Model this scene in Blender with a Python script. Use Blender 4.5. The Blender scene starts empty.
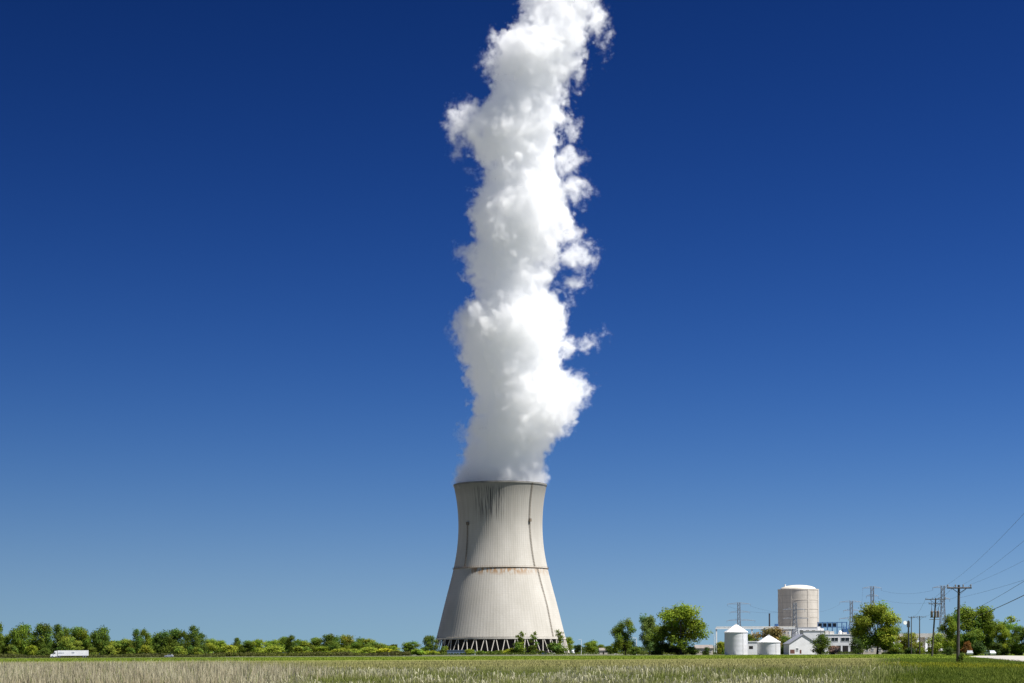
import bpy, bmesh, math, random
import numpy as np
from mathutils import Vector, Matrix

R = math.radians
PI = math.pi
random.seed(7)
rng = np.random.default_rng(11)
scene = bpy.context.scene
COL = scene.collection

# ------------------------------------------------------------------ camera
F = 65.0 / 36.0 * 1024.0
EYE = 1.4
HY = 653.0
ROLL = R(0.26)
cam_d = bpy.data.cameras.new("camera")
cam = bpy.data.objects.new("camera", cam_d)
COL.objects.link(cam)
cam_d.sensor_width = 36.0
cam_d.lens = 65.0
cam_d.shift_y = (HY - 341.5) / 1024.0
cam_d.clip_start = 0.5
cam_d.clip_end = 60000.0
cam.matrix_world = Matrix.Translation((0, 0, EYE)) @ Matrix.Rotation(PI / 2, 4, 'X') @ Matrix.Rotation(-ROLL, 4, 'Z')
scene.camera = cam
cR, sR = math.cos(ROLL), math.sin(ROLL)


def at(px, py, D):
    """photo pixel at a distance along the view -> point in the place"""
    u_, v_ = px - 512.0, HY - py
    u = u_ * cR + v_ * sR
    v = -u_ * sR + v_ * cR
    return Vector((u * D / F, D, EYE + v * D / F))


def gx(px, D):
    return (px - 512.0) * D / F


# ------------------------------------------------------------------ materials
def new_mat(name):
    m = bpy.data.materials.new(name)
    m.use_nodes = True
    nt = m.node_tree
    nt.nodes.clear()
    out = nt.nodes.new('ShaderNodeOutputMaterial')
    return m, nt, out


def N(nt, typ, **kw):
    n = nt.nodes.new(typ)
    for k, v in kw.items():
        if k.startswith('i_'):
            n.inputs[int(k[2:])].default_value = v
        else:
            setattr(n, k, v)
    return n


def rgba(c):
    return (c[0], c[1], c[2], 1.0)


def mat_plain(name, c, rough=0.7, metal=0.0, var=0.15, scale=0.6, spec=0.3):
    """a base colour with a little uneven dirt in it"""
    m, nt, out = new_mat(name)
    p = N(nt, 'ShaderNodeBsdfPrincipled')
    p.inputs['Roughness'].default_value = rough
    p.inputs['Metallic'].default_value = metal
    p.inputs['Specular IOR Level'].default_value = spec
    tc = N(nt, 'ShaderNodeTexCoord')
    nz = N(nt, 'ShaderNodeTexNoise')
    nz.inputs['Scale'].default_value = scale
    nz.inputs['Detail'].default_value = 5
    nt.links.new(tc.outputs['Object'], nz.inputs['Vector'])
    r = N(nt, 'ShaderNodeValToRGB')
    r.color_ramp.elements[0].position = 0.3
    r.color_ramp.elements[0].color = rgba([x * (1 - var) for x in c])
    r.color_ramp.elements[1].position = 0.7
    r.color_ramp.elements[1].color = rgba([min(1, x * (1 + var * 0.6)) for x in c])
    nt.links.new(nz.outputs['Fac'], r.inputs['Fac'])
    nt.links.new(r.outputs['Color'], p.inputs['Base Color'])
    nt.links.new(p.outputs['BSDF'], out.inputs['Surface'])
    return m


M = {}
M['white_paint'] = mat_plain('white_paint', (0.80, 0.80, 0.80), 0.5, var=0.1)
M['white_wall'] = mat_plain('white_wall', (0.76, 0.76, 0.76), 0.7, var=0.12, scale=0.3)
M['beige_wall'] = mat_plain('beige_wall', (0.50, 0.45, 0.38), 0.8, var=0.12, scale=0.2)
M['grey_roof'] = mat_plain('grey_roof', (0.26, 0.27, 0.31), 0.6, var=0.2)
M['pale_roof'] = mat_plain('pale_roof', (0.52, 0.50, 0.46), 0.6, var=0.15)
M['dull_roof'] = mat_plain('dull_roof', (0.24, 0.21, 0.19), 0.8, var=0.2)
M['dark_glass'] = mat_plain('dark_glass', (0.02, 0.03, 0.035), 0.15, var=0.2, spec=0.5)
M['opening_shade'] = mat_plain('opening_shade', (0.025, 0.022, 0.02), 0.9, var=0.2)  # near-black panels on walls, painted as the shade inside openings
M['red_brown'] = mat_plain('red_brown', (0.16, 0.075, 0.055), 0.8, var=0.3)
M['blue_steel'] = mat_plain('blue_steel', (0.06, 0.15, 0.34), 0.5, var=0.25)
M['blue_wall'] = mat_plain('blue_wall', (0.13, 0.19, 0.27), 0.6, var=0.25)
M['dark_steel'] = mat_plain('dark_steel', (0.05, 0.055, 0.065), 0.5, var=0.2)
M['pylon_steel'] = mat_plain('pylon_steel', (0.17, 0.19, 0.22), 0.5, var=0.2)
M['wood'] = mat_plain('weathered_wood', (0.07, 0.062, 0.058), 0.9, var=0.4, scale=2.0)
M['wire'] = mat_plain('wire_black', (0.03, 0.03, 0.033), 0.6, var=0.1)
M['tyre'] = mat_plain('tyre_rubber', (0.02, 0.02, 0.02), 0.9, var=0.2)
M['rim'] = mat_plain('wheel_metal', (0.5, 0.5, 0.52), 0.35, metal=0.8)
M['grey_mark'] = mat_plain('grey_lettering', (0.35, 0.38, 0.44), 0.6)
M['trafo'] = mat_plain('transformer_paint', (0.13, 0.105, 0.09), 0.6, var=0.3)
M['ceramic'] = mat_plain('insulator', (0.2, 0.2, 0.21), 0.3)
M['bark'] = mat_plain('bark', (0.075, 0.06, 0.045), 0.95, var=0.35, scale=1.5)
M['column_concrete'] = mat_plain('column_concrete', (0.56, 0.52, 0.46), 0.85, var=0.18, scale=0.25)
M['fill'] = mat_plain('fill_pack_shaded', (0.014, 0.013, 0.014), 0.95, var=0.4, scale=0.3)  # near-black: shade inside the tower base is put into the pack's colour
M['ladder'] = mat_plain('ladder_steel', (0.15, 0.12, 0.085), 0.7, var=0.3)
M['orange_leaf'] = None


def leaf_mat():
    """leaves: colour of each leaf from its attribute, tinted by the tree's own colour"""
    m, nt, out = new_mat('leaf')
    a = N(nt, 'ShaderNodeAttribute', attribute_name='Col')
    oi = N(nt, 'ShaderNodeObjectInfo')
    mx = N(nt, 'ShaderNodeMix', data_type='RGBA', blend_type='MULTIPLY')
    mx.inputs[0].default_value = 1.0
    nt.links.new(a.outputs['Color'], mx.inputs[6])
    nt.links.new(oi.outputs['Color'], mx.inputs[7])
    p = N(nt, 'ShaderNodeBsdfPrincipled')
    p.inputs['Roughness'].default_value = 0.7
    p.inputs['Specular IOR Level'].default_value = 0.08
    t = N(nt, 'ShaderNodeBsdfTranslucent')
    mm = N(nt, 'ShaderNodeMixShader')
    mm.inputs[0].default_value = 0.42
    nt.links.new(mx.outputs[2], p.inputs['Base Color'])
    nt.links.new(mx.outputs[2], t.inputs['Color'])
    nt.links.new(p.outputs['BSDF'], mm.inputs[1])
    nt.links.new(t.outputs['BSDF'], mm.inputs[2])
    nt.links.new(mm.outputs['Shader'], out.inputs['Surface'])
    return m


M['leaf'] = leaf_mat()


# ------------------------------------------------------------------ object helpers
def tag(o, label=None, cat=None, group=None, kind=None):
    if label: o['label'] = label
    if cat: o['category'] = cat
    if group: o['group'] = group
    if kind: o['kind'] = kind
    return o


def empty(name, loc, rz=0.0):
    o = bpy.data.objects.new(name, None)
    COL.objects.link(o)
    o.location = loc
    o.rotation_euler = (0, 0, rz)
    return o


class MB:
    """gathers shapes of one part, then links them as ONE mesh"""

    def __init__(s):
        s.v, s.f = [], []

    def add(s, vs, fs):
        b = len(s.v)
        s.v += [tuple(x) for x in vs]
        s.f += [tuple(b + i for i in f) for f in fs]
        return s

    def box(s, x0, x1, y0, y1, z0, z1):
        return s.add([(x0, y0, z0), (x1, y0, z0), (x1, y1, z0), (x0, y1, z0), (x0, y0, z1), (x1, y0, z1), (x1, y1, z1), (x0, y1, z1)],
                     [(0, 3, 2, 1), (4, 5, 6, 7), (0, 1, 5, 4), (1, 2, 6, 5), (2, 3, 7, 6), (3, 0, 4, 7)])

    def bar(s, a, b, r0, r1=None, n=6):
        r1 = r0 if r1 is None else r1
        a, b = Vector(a), Vector(b)
        d = (b - a).normalized()
        u = d.cross(Vector((0, 0, 1)) if abs(d.z) < 0.9 else Vector((1, 0, 0))).normalized()
        w = d.cross(u)
        vs = []
        for c, r in ((a, r0), (b, r1)):
            for i in range(n):
                t = 2 * PI * i / n
                vs.append(c + u * (r * math.cos(t)) + w * (r * math.sin(t)))
        fs = [(i, (i + 1) % n, n + (i + 1) % n, n + i) for i in range(n)]
        fs += [tuple(range(n))[::-1], tuple(range(n, 2 * n))]
        return s.add(vs, fs)

    def lathe(s, prof, n=48, cap_top=True, cap_bottom=True, cx=0, cy=0):
        b = []
        vs = []
        for r, z in prof:
            for i in range(n):
                t = 2 * PI * i / n
                vs.append((cx + r * math.cos(t), cy + r * math.sin(t), z))
        fs = []
        for k in range(len(prof) - 1):
            for i in range(n):
                j = (i + 1) % n
                fs.append((k * n + i, k * n + j, (k + 1) * n + j, (k + 1) * n + i))
        if cap_bottom: fs.append(tuple(range(n))[::-1])
        if cap_top: fs.append(tuple(range((len(prof) - 1) * n, len(prof) * n)))
        return s.add(vs, fs)

    def prism(s, poly, y0, y1):
        """polygon in x,z pushed along y"""
        n = len(poly)
        vs = [(x, y0, z) for x, z in poly] + [(x, y1, z) for x, z in poly]
        fs = [(i, (i + 1) % n, n + (i + 1) % n, n + i) for i in range(n)]
        fs += [tuple(range(n)), tuple(range(n, 2 * n))[::-1]]
        return s.add(vs, fs)

    def tube(s, pts, r, n=5):
        for a, b in zip(pts[:-1], pts[1:]):
            s.bar(a, b, r, n=n)
        return s

    def build(s, name, mat, parent=None, smooth=False, loc=None):
        me = bpy.data.meshes.new(name)
        me.from_pydata(s.v, [], s.f)
        bm = bmesh.new()
        bm.from_mesh(me)
        bmesh.ops.recalc_face_normals(bm, faces=bm.faces)
        bm.to_mesh(me)
        bm.free()
        if smooth:
            me.polygons.foreach_set('use_smooth', [True] * len(me.polygons))
        me.materials.append(mat)
        o = bpy.data.objects.new(name, me)
        COL.objects.link(o)
        if parent is not None: o.parent = parent
        if loc is not None: o.location = loc
        return o


def np_mesh(name, verts, quads, cols=None, mat=None, parent=None):
    """fast mesh of quads (n,4) from numpy arrays"""
    me = bpy.data.meshes.new(name)
    nv, nf = len(verts), len(quads)
    k = quads.shape[1]
    me.vertices.add(nv)
    me.vertices.foreach_set('co', verts.astype(np.float32).ravel())
    me.loops.add(nf * k)
    me.loops.foreach_set('vertex_index', quads.astype(np.int32).ravel())
    me.polygons.add(nf)
    me.polygons.foreach_set('loop_start', np.arange(0, nf * k, k, dtype=np.int32))
    me.polygons.foreach_set('loop_total', np.full(nf, k, dtype=np.int32))
    me.update(calc_edges=True)
    if cols is not None:
        a = me.color_attributes.new('Col', 'FLOAT_COLOR', 'POINT')
        c = np.ones((nv, 4), dtype=np.float32)
        c[:, :3] = cols
        a.data.foreach_set('color', c.ravel())
    if mat is not None: me.materials.append(mat)
    o = bpy.data.objects.new(name, me)
    COL.objects.link(o)
    if parent is not None: o.parent = parent
    return o


def copy_tree(o, parent=None):
    c = o.copy()
    COL.objects.link(c)
    if parent is not None: c.parent = parent
    for ch in list(o.children):
        copy_tree(ch, c)
    return c


# ------------------------------------------------------------------ light and air
SUN_AZ = R(115.0)      # clockwise from the view direction
SUN_EL = R(59.0)
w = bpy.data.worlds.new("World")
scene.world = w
w.use_nodes = True
wn = w.node_tree
wn.nodes.clear()
sky = wn.nodes.new('ShaderNodeTexSky')
sky.sky_type = 'NISHITA'
sky.sun_disc = False
sky.sun_elevation = SUN_EL
sky.sun_rotation = SUN_AZ
sky.altitude = 200
sky.air_density = 0.5
sky.dust_density = 0.0
sky.ozone_density = 6.0
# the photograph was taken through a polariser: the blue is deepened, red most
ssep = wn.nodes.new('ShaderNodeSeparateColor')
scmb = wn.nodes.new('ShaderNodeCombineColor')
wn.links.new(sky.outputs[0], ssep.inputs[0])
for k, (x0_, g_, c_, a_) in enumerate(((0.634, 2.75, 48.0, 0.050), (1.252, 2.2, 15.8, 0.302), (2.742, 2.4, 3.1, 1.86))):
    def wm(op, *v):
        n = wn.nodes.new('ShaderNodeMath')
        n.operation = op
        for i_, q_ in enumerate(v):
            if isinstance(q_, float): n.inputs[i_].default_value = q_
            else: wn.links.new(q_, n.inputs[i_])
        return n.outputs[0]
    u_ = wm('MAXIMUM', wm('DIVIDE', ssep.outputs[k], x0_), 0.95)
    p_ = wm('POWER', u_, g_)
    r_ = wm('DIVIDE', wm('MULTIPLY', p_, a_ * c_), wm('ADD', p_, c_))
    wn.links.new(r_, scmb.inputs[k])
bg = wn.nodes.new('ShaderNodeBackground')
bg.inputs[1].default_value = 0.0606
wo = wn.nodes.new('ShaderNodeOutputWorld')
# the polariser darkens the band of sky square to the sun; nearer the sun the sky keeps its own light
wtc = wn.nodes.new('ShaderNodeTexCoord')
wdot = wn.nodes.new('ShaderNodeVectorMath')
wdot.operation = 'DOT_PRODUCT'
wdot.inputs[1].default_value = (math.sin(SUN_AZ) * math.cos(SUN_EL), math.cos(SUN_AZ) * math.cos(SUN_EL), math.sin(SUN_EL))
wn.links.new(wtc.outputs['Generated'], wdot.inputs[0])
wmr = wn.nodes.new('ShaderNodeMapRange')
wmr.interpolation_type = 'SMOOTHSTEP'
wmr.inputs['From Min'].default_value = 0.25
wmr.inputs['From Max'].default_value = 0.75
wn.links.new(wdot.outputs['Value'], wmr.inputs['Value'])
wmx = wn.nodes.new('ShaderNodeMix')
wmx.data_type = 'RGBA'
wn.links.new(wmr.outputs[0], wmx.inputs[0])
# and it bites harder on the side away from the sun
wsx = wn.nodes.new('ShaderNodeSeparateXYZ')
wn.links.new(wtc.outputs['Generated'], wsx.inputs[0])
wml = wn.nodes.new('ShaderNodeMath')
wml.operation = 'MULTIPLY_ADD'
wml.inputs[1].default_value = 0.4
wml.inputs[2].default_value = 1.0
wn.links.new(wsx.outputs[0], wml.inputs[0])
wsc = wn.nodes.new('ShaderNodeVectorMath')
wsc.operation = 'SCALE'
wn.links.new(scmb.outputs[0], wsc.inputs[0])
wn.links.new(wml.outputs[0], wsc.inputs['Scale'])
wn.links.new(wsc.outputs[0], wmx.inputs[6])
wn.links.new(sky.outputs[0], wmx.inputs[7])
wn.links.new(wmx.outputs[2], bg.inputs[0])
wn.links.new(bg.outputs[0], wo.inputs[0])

sl = bpy.data.lights.new('sun', 'SUN')
sl.energy = 4.3
sl.angle = R(0.53)
sl.color = (1.0, 0.972, 0.925)
sun = bpy.data.objects.new('sun', sl)
COL.objects.link(sun)
sdir = Vector((math.sin(SUN_AZ) * math.cos(SUN_EL), math.cos(SUN_AZ) * math.cos(SUN_EL), math.sin(SUN_EL)))
sun.rotation_euler = sdir.to_track_quat('Z', 'Y').to_euler()
sun.location = (200, 0, 400)

# ------------------------------------------------------------------ ground
def ground_mat():
    m, nt, out = new_mat('field_ground')
    L = nt.links
    geo = N(nt, 'ShaderNodeNewGeometry')
    sep = N(nt, 'ShaderNodeSeparateXYZ')
    L.new(geo.outputs['Position'], sep.inputs[0])

    def noise(scale, detail=4, stretch=None):
        mp = N(nt, 'ShaderNodeMapping')
        mp.inputs['Scale'].default_value = stretch or (1, 1, 1)
        L.new(geo.outputs['Position'], mp.inputs[0])
        n = N(nt, 'ShaderNodeTexNoise')
        n.inputs['Scale'].default_value = scale
        n.inputs['Detail'].default_value = detail
        L.new(mp.outputs[0], n.inputs['Vector'])
        return n.outputs['Fac']

    def math_(op, a, b=None, clamp=False):
        n = N(nt, 'ShaderNodeMath', operation=op, use_clamp=clamp)
        for i, x in enumerate((a, b)):
            if x is None: continue
            if isinstance(x, (int, float)): n.inputs[i].default_value = x
            else: L.new(x, n.inputs[i])
        return n.outputs[0]

    def ramp(fac, c0, c1, p0=0.35, p1=0.65):
        r = N(nt, 'ShaderNodeValToRGB')
        r.color_ramp.elements[0].position = p0
        r.color_ramp.elements[0].color = rgba(c0)
        r.color_ramp.elements[1].position = p1
        r.color_ramp.elements[1].color = rgba(c1)
        L.new(fac, r.inputs[0])
        return r.outputs[0]

    def mix(fac, a, b):
        n = N(nt, 'ShaderNodeMix', data_type='RGBA')
        if isinstance(fac, float): n.inputs[0].default_value = fac
        else: L.new(fac, n.inputs[0])
        L.new(a, n.inputs[6])
        L.new(b, n.inputs[7])
        return n.outputs[2]

    def step(v, lo, hi):
        n = N(nt, 'ShaderNodeMapRange', interpolation_type='SMOOTHSTEP')
        n.inputs['From Min'].default_value = lo
        n.inputs['From Max'].default_value = hi
        L.new(v, n.inputs['Value'])
        return n.outputs[0]

    y = math_('ADD', sep.outputs[1], math_('MULTIPLY', math_('SUBTRACT', noise(0.02, 3), 0.5), 140.0))
    crop = ramp(noise(0.012, 5, (0.25, 1.6, 1)), (0.10, 0.15, 0.02), (0.19, 0.235, 0.03), 0.4, 0.62)
    crop = mix(step(sep.outputs[1], 640, 1000), crop, ramp(noise(0.02, 5, (0.3, 1.5, 1)), (0.085, 0.118, 0.038), (0.115, 0.142, 0.045)))
    olive = ramp(noise(0.05, 6, (0.4, 1.5, 1)), (0.11, 0.115, 0.035), (0.22, 0.20, 0.085))
    green = ramp(noise(0.12, 6, (0.6, 1.3, 1)), (0.055, 0.095, 0.012), (0.105, 0.145, 0.018))
    near = ramp(noise(0.5, 5), (0.07, 0.075, 0.025), (0.15, 0.14, 0.06))
    yellow = ramp(noise(0.35, 5, (0.7, 1.0, 1)), (0.08, 0.12, 0.014), (0.28, 0.27, 0.015), 0.5, 0.62)
    col = mix(step(y, 330, 470), olive, crop)
    col = mix(step(y, 140, 210), near, col)
    # the mown side on the right
    side = math_('SUBTRACT', sep.outputs[0], math_('MULTIPLY', sep.outputs[1], 0.198))
    side = math_('ADD', side, math_('MULTIPLY', math_('SUBTRACT', noise(0.15, 4), 0.5), 9.0))
    side = step(side, -2.5, 2.5)
    right = mix(step(y, 330, 420), green, mix(step(sep.outputs[0], 150, 300), crop, green))
    # a patch of yellow weeds in it
    dx = math_('DIVIDE', math_('SUBTRACT', sep.outputs[0], 42.0), 13.0)
    dy = math_('DIVIDE', math_('SUBTRACT', sep.outputs[1], 200.0), 60.0)
    dd = math_('ADD', math_('MULTIPLY', dx, dx), math_('MULTIPLY', dy, dy))
    right = mix(math_('SUBTRACT', 1.0, step(dd, 0.5, 1.2)), right, yellow)
    col = mix(side, col, right)
    # unseen bare ground beyond trees and behind camera, made pale to bounce fill light
    bare = ramp(noise(0.004, 6), (0.23, 0.225, 0.215), (0.31, 0.305, 0.295))
    far = math_('ADD', step(sep.outputs[1], 850, 885), math_('SUBTRACT', 1.0, step(sep.outputs[1], 20, 60)), True)
    far = math_('ADD', far, step(math_('ABSOLUTE', sep.outputs[0]), 300, 420), True)
    bare = mix(math_('MULTIPLY', step(sep.outputs[1], 820, 850), math_('SUBTRACT', 1.0, step(sep.outputs[1], 1550, 1600))), bare, ramp(noise(0.01, 6), (0.11, 0.115, 0.07), (0.14, 0.14, 0.095)))
    col = mix(far, col, bare)
    p = N(nt, 'ShaderNodeBsdfPrincipled')
    p.inputs['Roughness'].default_value = 1.0
    p.inputs['Specular IOR Level'].default_value = 0.0
    L.new(col, p.inputs['Base Color'])
    L.new(p.outputs[0], out.inputs[0])
    return m


g = MB()
g.add([(-25000, -12000, 0), (25000, -12000, 0), (25000, 40000, 0), (-25000, 40000, 0)], [(0, 1, 2, 3)])
tag(g.build('ground', ground_mat()), kind='structure')

# pale gravel road on the right
M['gravel'] = mat_plain('pale_gravel', (0.40, 0.375, 0.34), 0.95, var=0.12, scale=0.15)
g = MB()
pa = [(134, 530), (114, 462), (87, 336), (74, 278), (64, 231), (48, 160), (24, 60)]
pb = [(142, 530), (136, 480), (124, 420), (112, 350), (98, 260), (82, 165), (60, 60)]
vs = [(x, y_, 0.02) for x, y_ in pa] + [(x, y_, 0.02) for x, y_ in pb]
n_ = len(pa)
g.add(vs, [(i, n_ + i, n_ + i + 1, i + 1) for i in range(n_ - 1)])
tag(g.build('gravel_road', M['gravel']), kind='structure')
# country road the lorry drives on
M['asphalt'] = mat_plain('asphalt', (0.06, 0.06, 0.058), 0.9, var=0.2, scale=0.2)
g = MB()
g.add([(-900, 946, 0.012), (-60, 946, 0.012), (-60, 955, 0.012), (-900, 955, 0.012)], [(0, 1, 2, 3)])
tag(g.build('road', M['asphalt']), kind='structure')

# ------------------------------------------------------------------ grasses
def grass_mat():
    m, nt, out = new_mat('grass_blade')
    a = N(nt, 'ShaderNodeAttribute', attribute_name='Col')
    p = N(nt, 'ShaderNodeBsdfPrincipled')
    p.inputs['Roughness'].default_value = 0.7
    p.inputs['Specular IOR Level'].default_value = 0.15
    t = N(nt, 'ShaderNodeBsdfTranslucent')
    mm = N(nt, 'ShaderNodeMixShader')
    mm.inputs[0].default_value = 0.25
    nt.links.new(a.outputs['Color'], p.inputs['Base Color'])
    nt.links.new(a.outputs['Color'], t.inputs['Color'])
    nt.links.new(p.outputs[0], mm.inputs[1])
    nt.links.new(t.outputs[0], mm.inputs[2])
    nt.links.new(mm.outputs[0], out.inputs[0])
    return m


M['grass'] = grass_mat()


def vnoise(x, y, seed=0):
    """smooth value noise in the plane"""
    xi, yi = np.floor(x).astype(np.int64), np.floor(y).astype(np.int64)
    fx, fy = x - xi, y - yi
    fx, fy = fx * fx * (3 - 2 * fx), fy * fy * (3 - 2 * fy)

    def h(a, b):
        n = (a * 374761393 + b * 668265263 + seed * 144269504) & 0x7fffffff
        n = ((n ^ (n >> 13)) * 1274126177) & 0x7fffffff
        return ((n ^ (n >> 16)) & 0xffff) / 65535.0
    return (h(xi, yi) * (1 - fx) + h(xi + 1, yi) * fx) * (1 - fy) + (h(xi, yi + 1) * (1 - fx) + h(xi + 1, yi + 1) * fx) * fy


def blades(name, x, y, h, wd, col_base, col_tip, lean=0.25, label_kind='stuff', head=None):
    """thin bent blades: 2 quads each (root, knee, tip); head: widths of a seed head at the tip"""
    n = len(x)
    az = rng.uniform(0, 2 * PI, n)
    ux, uy = np.cos(az), np.sin(az)
    la = rng.uniform(0, 2 * PI, n)
    lm = np.abs(rng.normal(0, lean, n)) * h
    lx, ly = np.cos(la) * lm, np.sin(la) * lm
    V = np.zeros((n, 6, 3))
    z = np.zeros(n)
    tipw = wd * 0.25 if head is None else head
    for k, (t, ww) in enumerate(((0, wd), (0.6, wd * 0.9), (1.0, tipw))):
        bx, by = x + lx * t * t, y + ly * t * t
        for s_, q in ((-1, 0), (1, 1)):
            V[:, 2 * k + q, 0] = bx + s_ * ux * ww / 2
            V[:, 2 * k + q, 1] = by + s_ * uy * ww / 2
            V[:, 2 * k + q, 2] = h * t * (1 - 0.15 * (lm / np.maximum(h, 1e-3)) * t)
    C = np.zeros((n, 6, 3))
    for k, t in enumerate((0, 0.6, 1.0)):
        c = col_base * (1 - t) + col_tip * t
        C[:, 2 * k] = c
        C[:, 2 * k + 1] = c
    base = (np.arange(n) * 6)[:, None]
    q = np.concatenate([base + np.array([[0, 1, 3, 2]]), base + np.array([[2, 3, 5, 4]])], 0)
    o = np_mesh(name, V.reshape(-1, 3), q, C.reshape(-1, 3), M['grass'])
    tag(o, kind=label_kind)
    return o


def scatter(n, u0, u1, d0, d1, p=1.0):
    """n spots between two lines of sight and two distances, thicker towards the near edge for p > 1"""
    D = d0 + (d1 - d0) * rng.random(n) ** p
    u = rng.uniform(u0, u1, n)
    return u * D, D, u


def colmix(a, b, t):
    return np.array(a)[None, :] * (1 - t[:, None]) + np.array(b)[None, :] * t[:, None]


# tall dry reeds
n = 62000
X, Y, U = scatter(n, -0.30, -0.02, 66, 116, 1.2)
keep = rng.random(n) < np.clip((-0.105 - U) / 0.09 + 0.35 * (vnoise(X * 0.35, Y * 0.2, 1) - 0.3), 0, 1)
X, Y, U = X[keep], Y[keep], U[keep]
n = len(X)
hn = vnoise(X * 0.22, Y * 0.12, 3)
fade = np.clip((-0.02 - U) / 0.13, 0.0, 1)
H = (0.74 + 0.30 * fade + 0.16 * (hn - 0.5)) * rng.uniform(0.72, 1.06, n)
tall = rng.random(n) < 0.02
H[tall] *= rng.uniform(1.05, 1.22, tall.sum())
H *= np.clip(0.62 + (Y - 66) / 45.0, 0.62, 1.0)
t = np.clip(vnoise(X * 0.9, Y * 0.5, 5) * 0.7 + rng.random(n) * 0.5 - 0.1, 0, 1)
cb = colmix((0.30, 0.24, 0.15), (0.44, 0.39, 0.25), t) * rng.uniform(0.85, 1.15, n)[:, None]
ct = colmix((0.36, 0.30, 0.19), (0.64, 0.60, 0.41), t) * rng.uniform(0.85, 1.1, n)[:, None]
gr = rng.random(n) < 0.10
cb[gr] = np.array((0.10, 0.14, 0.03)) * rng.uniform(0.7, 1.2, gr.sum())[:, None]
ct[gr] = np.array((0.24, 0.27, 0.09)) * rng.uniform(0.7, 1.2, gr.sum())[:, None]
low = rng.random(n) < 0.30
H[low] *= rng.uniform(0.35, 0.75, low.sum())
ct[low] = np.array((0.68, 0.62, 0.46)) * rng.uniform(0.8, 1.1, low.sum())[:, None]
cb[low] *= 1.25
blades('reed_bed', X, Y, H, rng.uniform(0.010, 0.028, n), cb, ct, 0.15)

# tall mixed grass with pale seed heads
n = 110000
X, Y, U = scatter(n, -0.20, 0.225, 60, 128, 1.25)
cl = vnoise(X * 0.30, Y * 0.20, 21) * 0.6 + vnoise(X * 0.9, Y * 0.6, 22) * 0.4
keep = rng.random(n) < np.clip((0.215 - U + 0.05 * (cl - 0.5)) / 0.045, 0, 1) * np.clip((U + 0.20) / 0.08, 0, 1)
X, Y, U, cl = X[keep], Y[keep], U[keep], cl[keep]
n = len(X)
H = (0.30 + 0.36 * cl) * rng.uniform(0.45, 1.12, n) * np.clip(0.55 + (Y - 60) / 60.0, 0.55, 1.0)
dry = np.clip((cl - 0.45) * 2.2 + rng.normal(0, 0.25, n), 0, 1)
cb = colmix((0.115, 0.145, 0.025), (0.26, 0.25, 0.10), dry) * rng.uniform(0.7, 1.2, n)[:, None]
ct = colmix((0.20, 0.235, 0.05), (0.48, 0.45, 0.24), dry) * rng.uniform(0.7, 1.2, n)[:, None]
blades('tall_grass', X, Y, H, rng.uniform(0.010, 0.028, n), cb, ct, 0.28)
n = 26000
X, Y, U = scatter(n, -0.22, 0.212, 62, 112, 1.1)
cl = vnoise(X * 0.30, Y * 0.20, 21) * 0.6 + vnoise(X * 0.9, Y * 0.6, 22) * 0.4
keep = rng.random(n) < np.clip((cl - 0.53) * 7, 0, 1) * np.clip((0.205 - U) / 0.03, 0, 1) * (0.55 + 0.45 * (U < 0.10))
X, Y, U, cl = X[keep], Y[keep], U[keep], cl[keep]
n = len(X)
H = (0.34 + 0.40 * cl) * rng.uniform(0.5, 1.12, n) * np.clip(0.6 + (Y - 62) / 60.0, 0.6, 1.0)
cb = np.tile((0.28, 0.27, 0.12), (n, 1)) * rng.uniform(0.7, 1.2, n)[:, None]
ct = np.tile((0.55, 0.52, 0.35), (n, 1)) * rng.uniform(0.75, 1.15, n)[:, None]
blades('seed_grass', X, Y, H, rng.uniform(0.01, 0.02, n), cb, ct, 0.25, head=rng.uniform(0.02, 0.05, n))

# thinner dry grass further out
n = 42000
X, Y, U = scatter(n, -0.30, 0.21, 120, 330, 1.3)
cl = vnoise(X * 0.06, Y * 0.05, 31)
H = rng.uniform(0.12, 0.34, n) * (0.6 + 0.7 * cl)
cb = colmix((0.11, 0.13, 0.03), (0.22, 0.21, 0.085), cl)
ct = colmix((0.19, 0.205, 0.06), (0.36, 0.335, 0.16), cl) * rng.uniform(0.75, 1.2, n)[:, None]
blades('dry_grass', X, Y, H, rng.uniform(0.02, 0.05, n), cb, ct, 0.35)

# short green grass on the right
n = 80000
X, Y, U = scatter(n, 0.19, 0.30, 70, 350, 2.0)
keep = rng.random(n) < np.clip((U - 0.197) / 0.012, 0, 1)
onroad = np.interp(Y, [p_[1] for p_ in pa[::-1]], [p_[0] for p_ in pa[::-1]])
keep &= X < onroad + rng.normal(0.3, 0.3, n)
X, Y, U = X[keep], Y[keep], U[keep]
n = len(X)
cl = vnoise(X * 0.4, Y * 0.25, 41)
H = rng.uniform(0.08, 0.22, n) * (0.6 + 0.9 * cl)
cb = colmix((0.06, 0.085, 0.009), (0.10, 0.125, 0.015), cl)
ct = colmix((0.075, 0.115, 0.012), (0.16, 0.19, 0.025), cl) * rng.uniform(0.7, 1.25, n)[:, None]
yl = (rng.random(n) < 0.5) & (((X - 42) / 11) ** 2 + ((Y - 190) / 55) ** 2 < vnoise(X * 0.5, Y * 0.1, 44) * 1.4)
ct[yl] = np.array((0.42, 0.38, 0.02)) * rng.uniform(0.6, 1.2, yl.sum())[:, None]
blades('short_grass', X, Y, H, rng.uniform(0.012, 0.03, n), cb, ct, 0.4)
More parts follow.
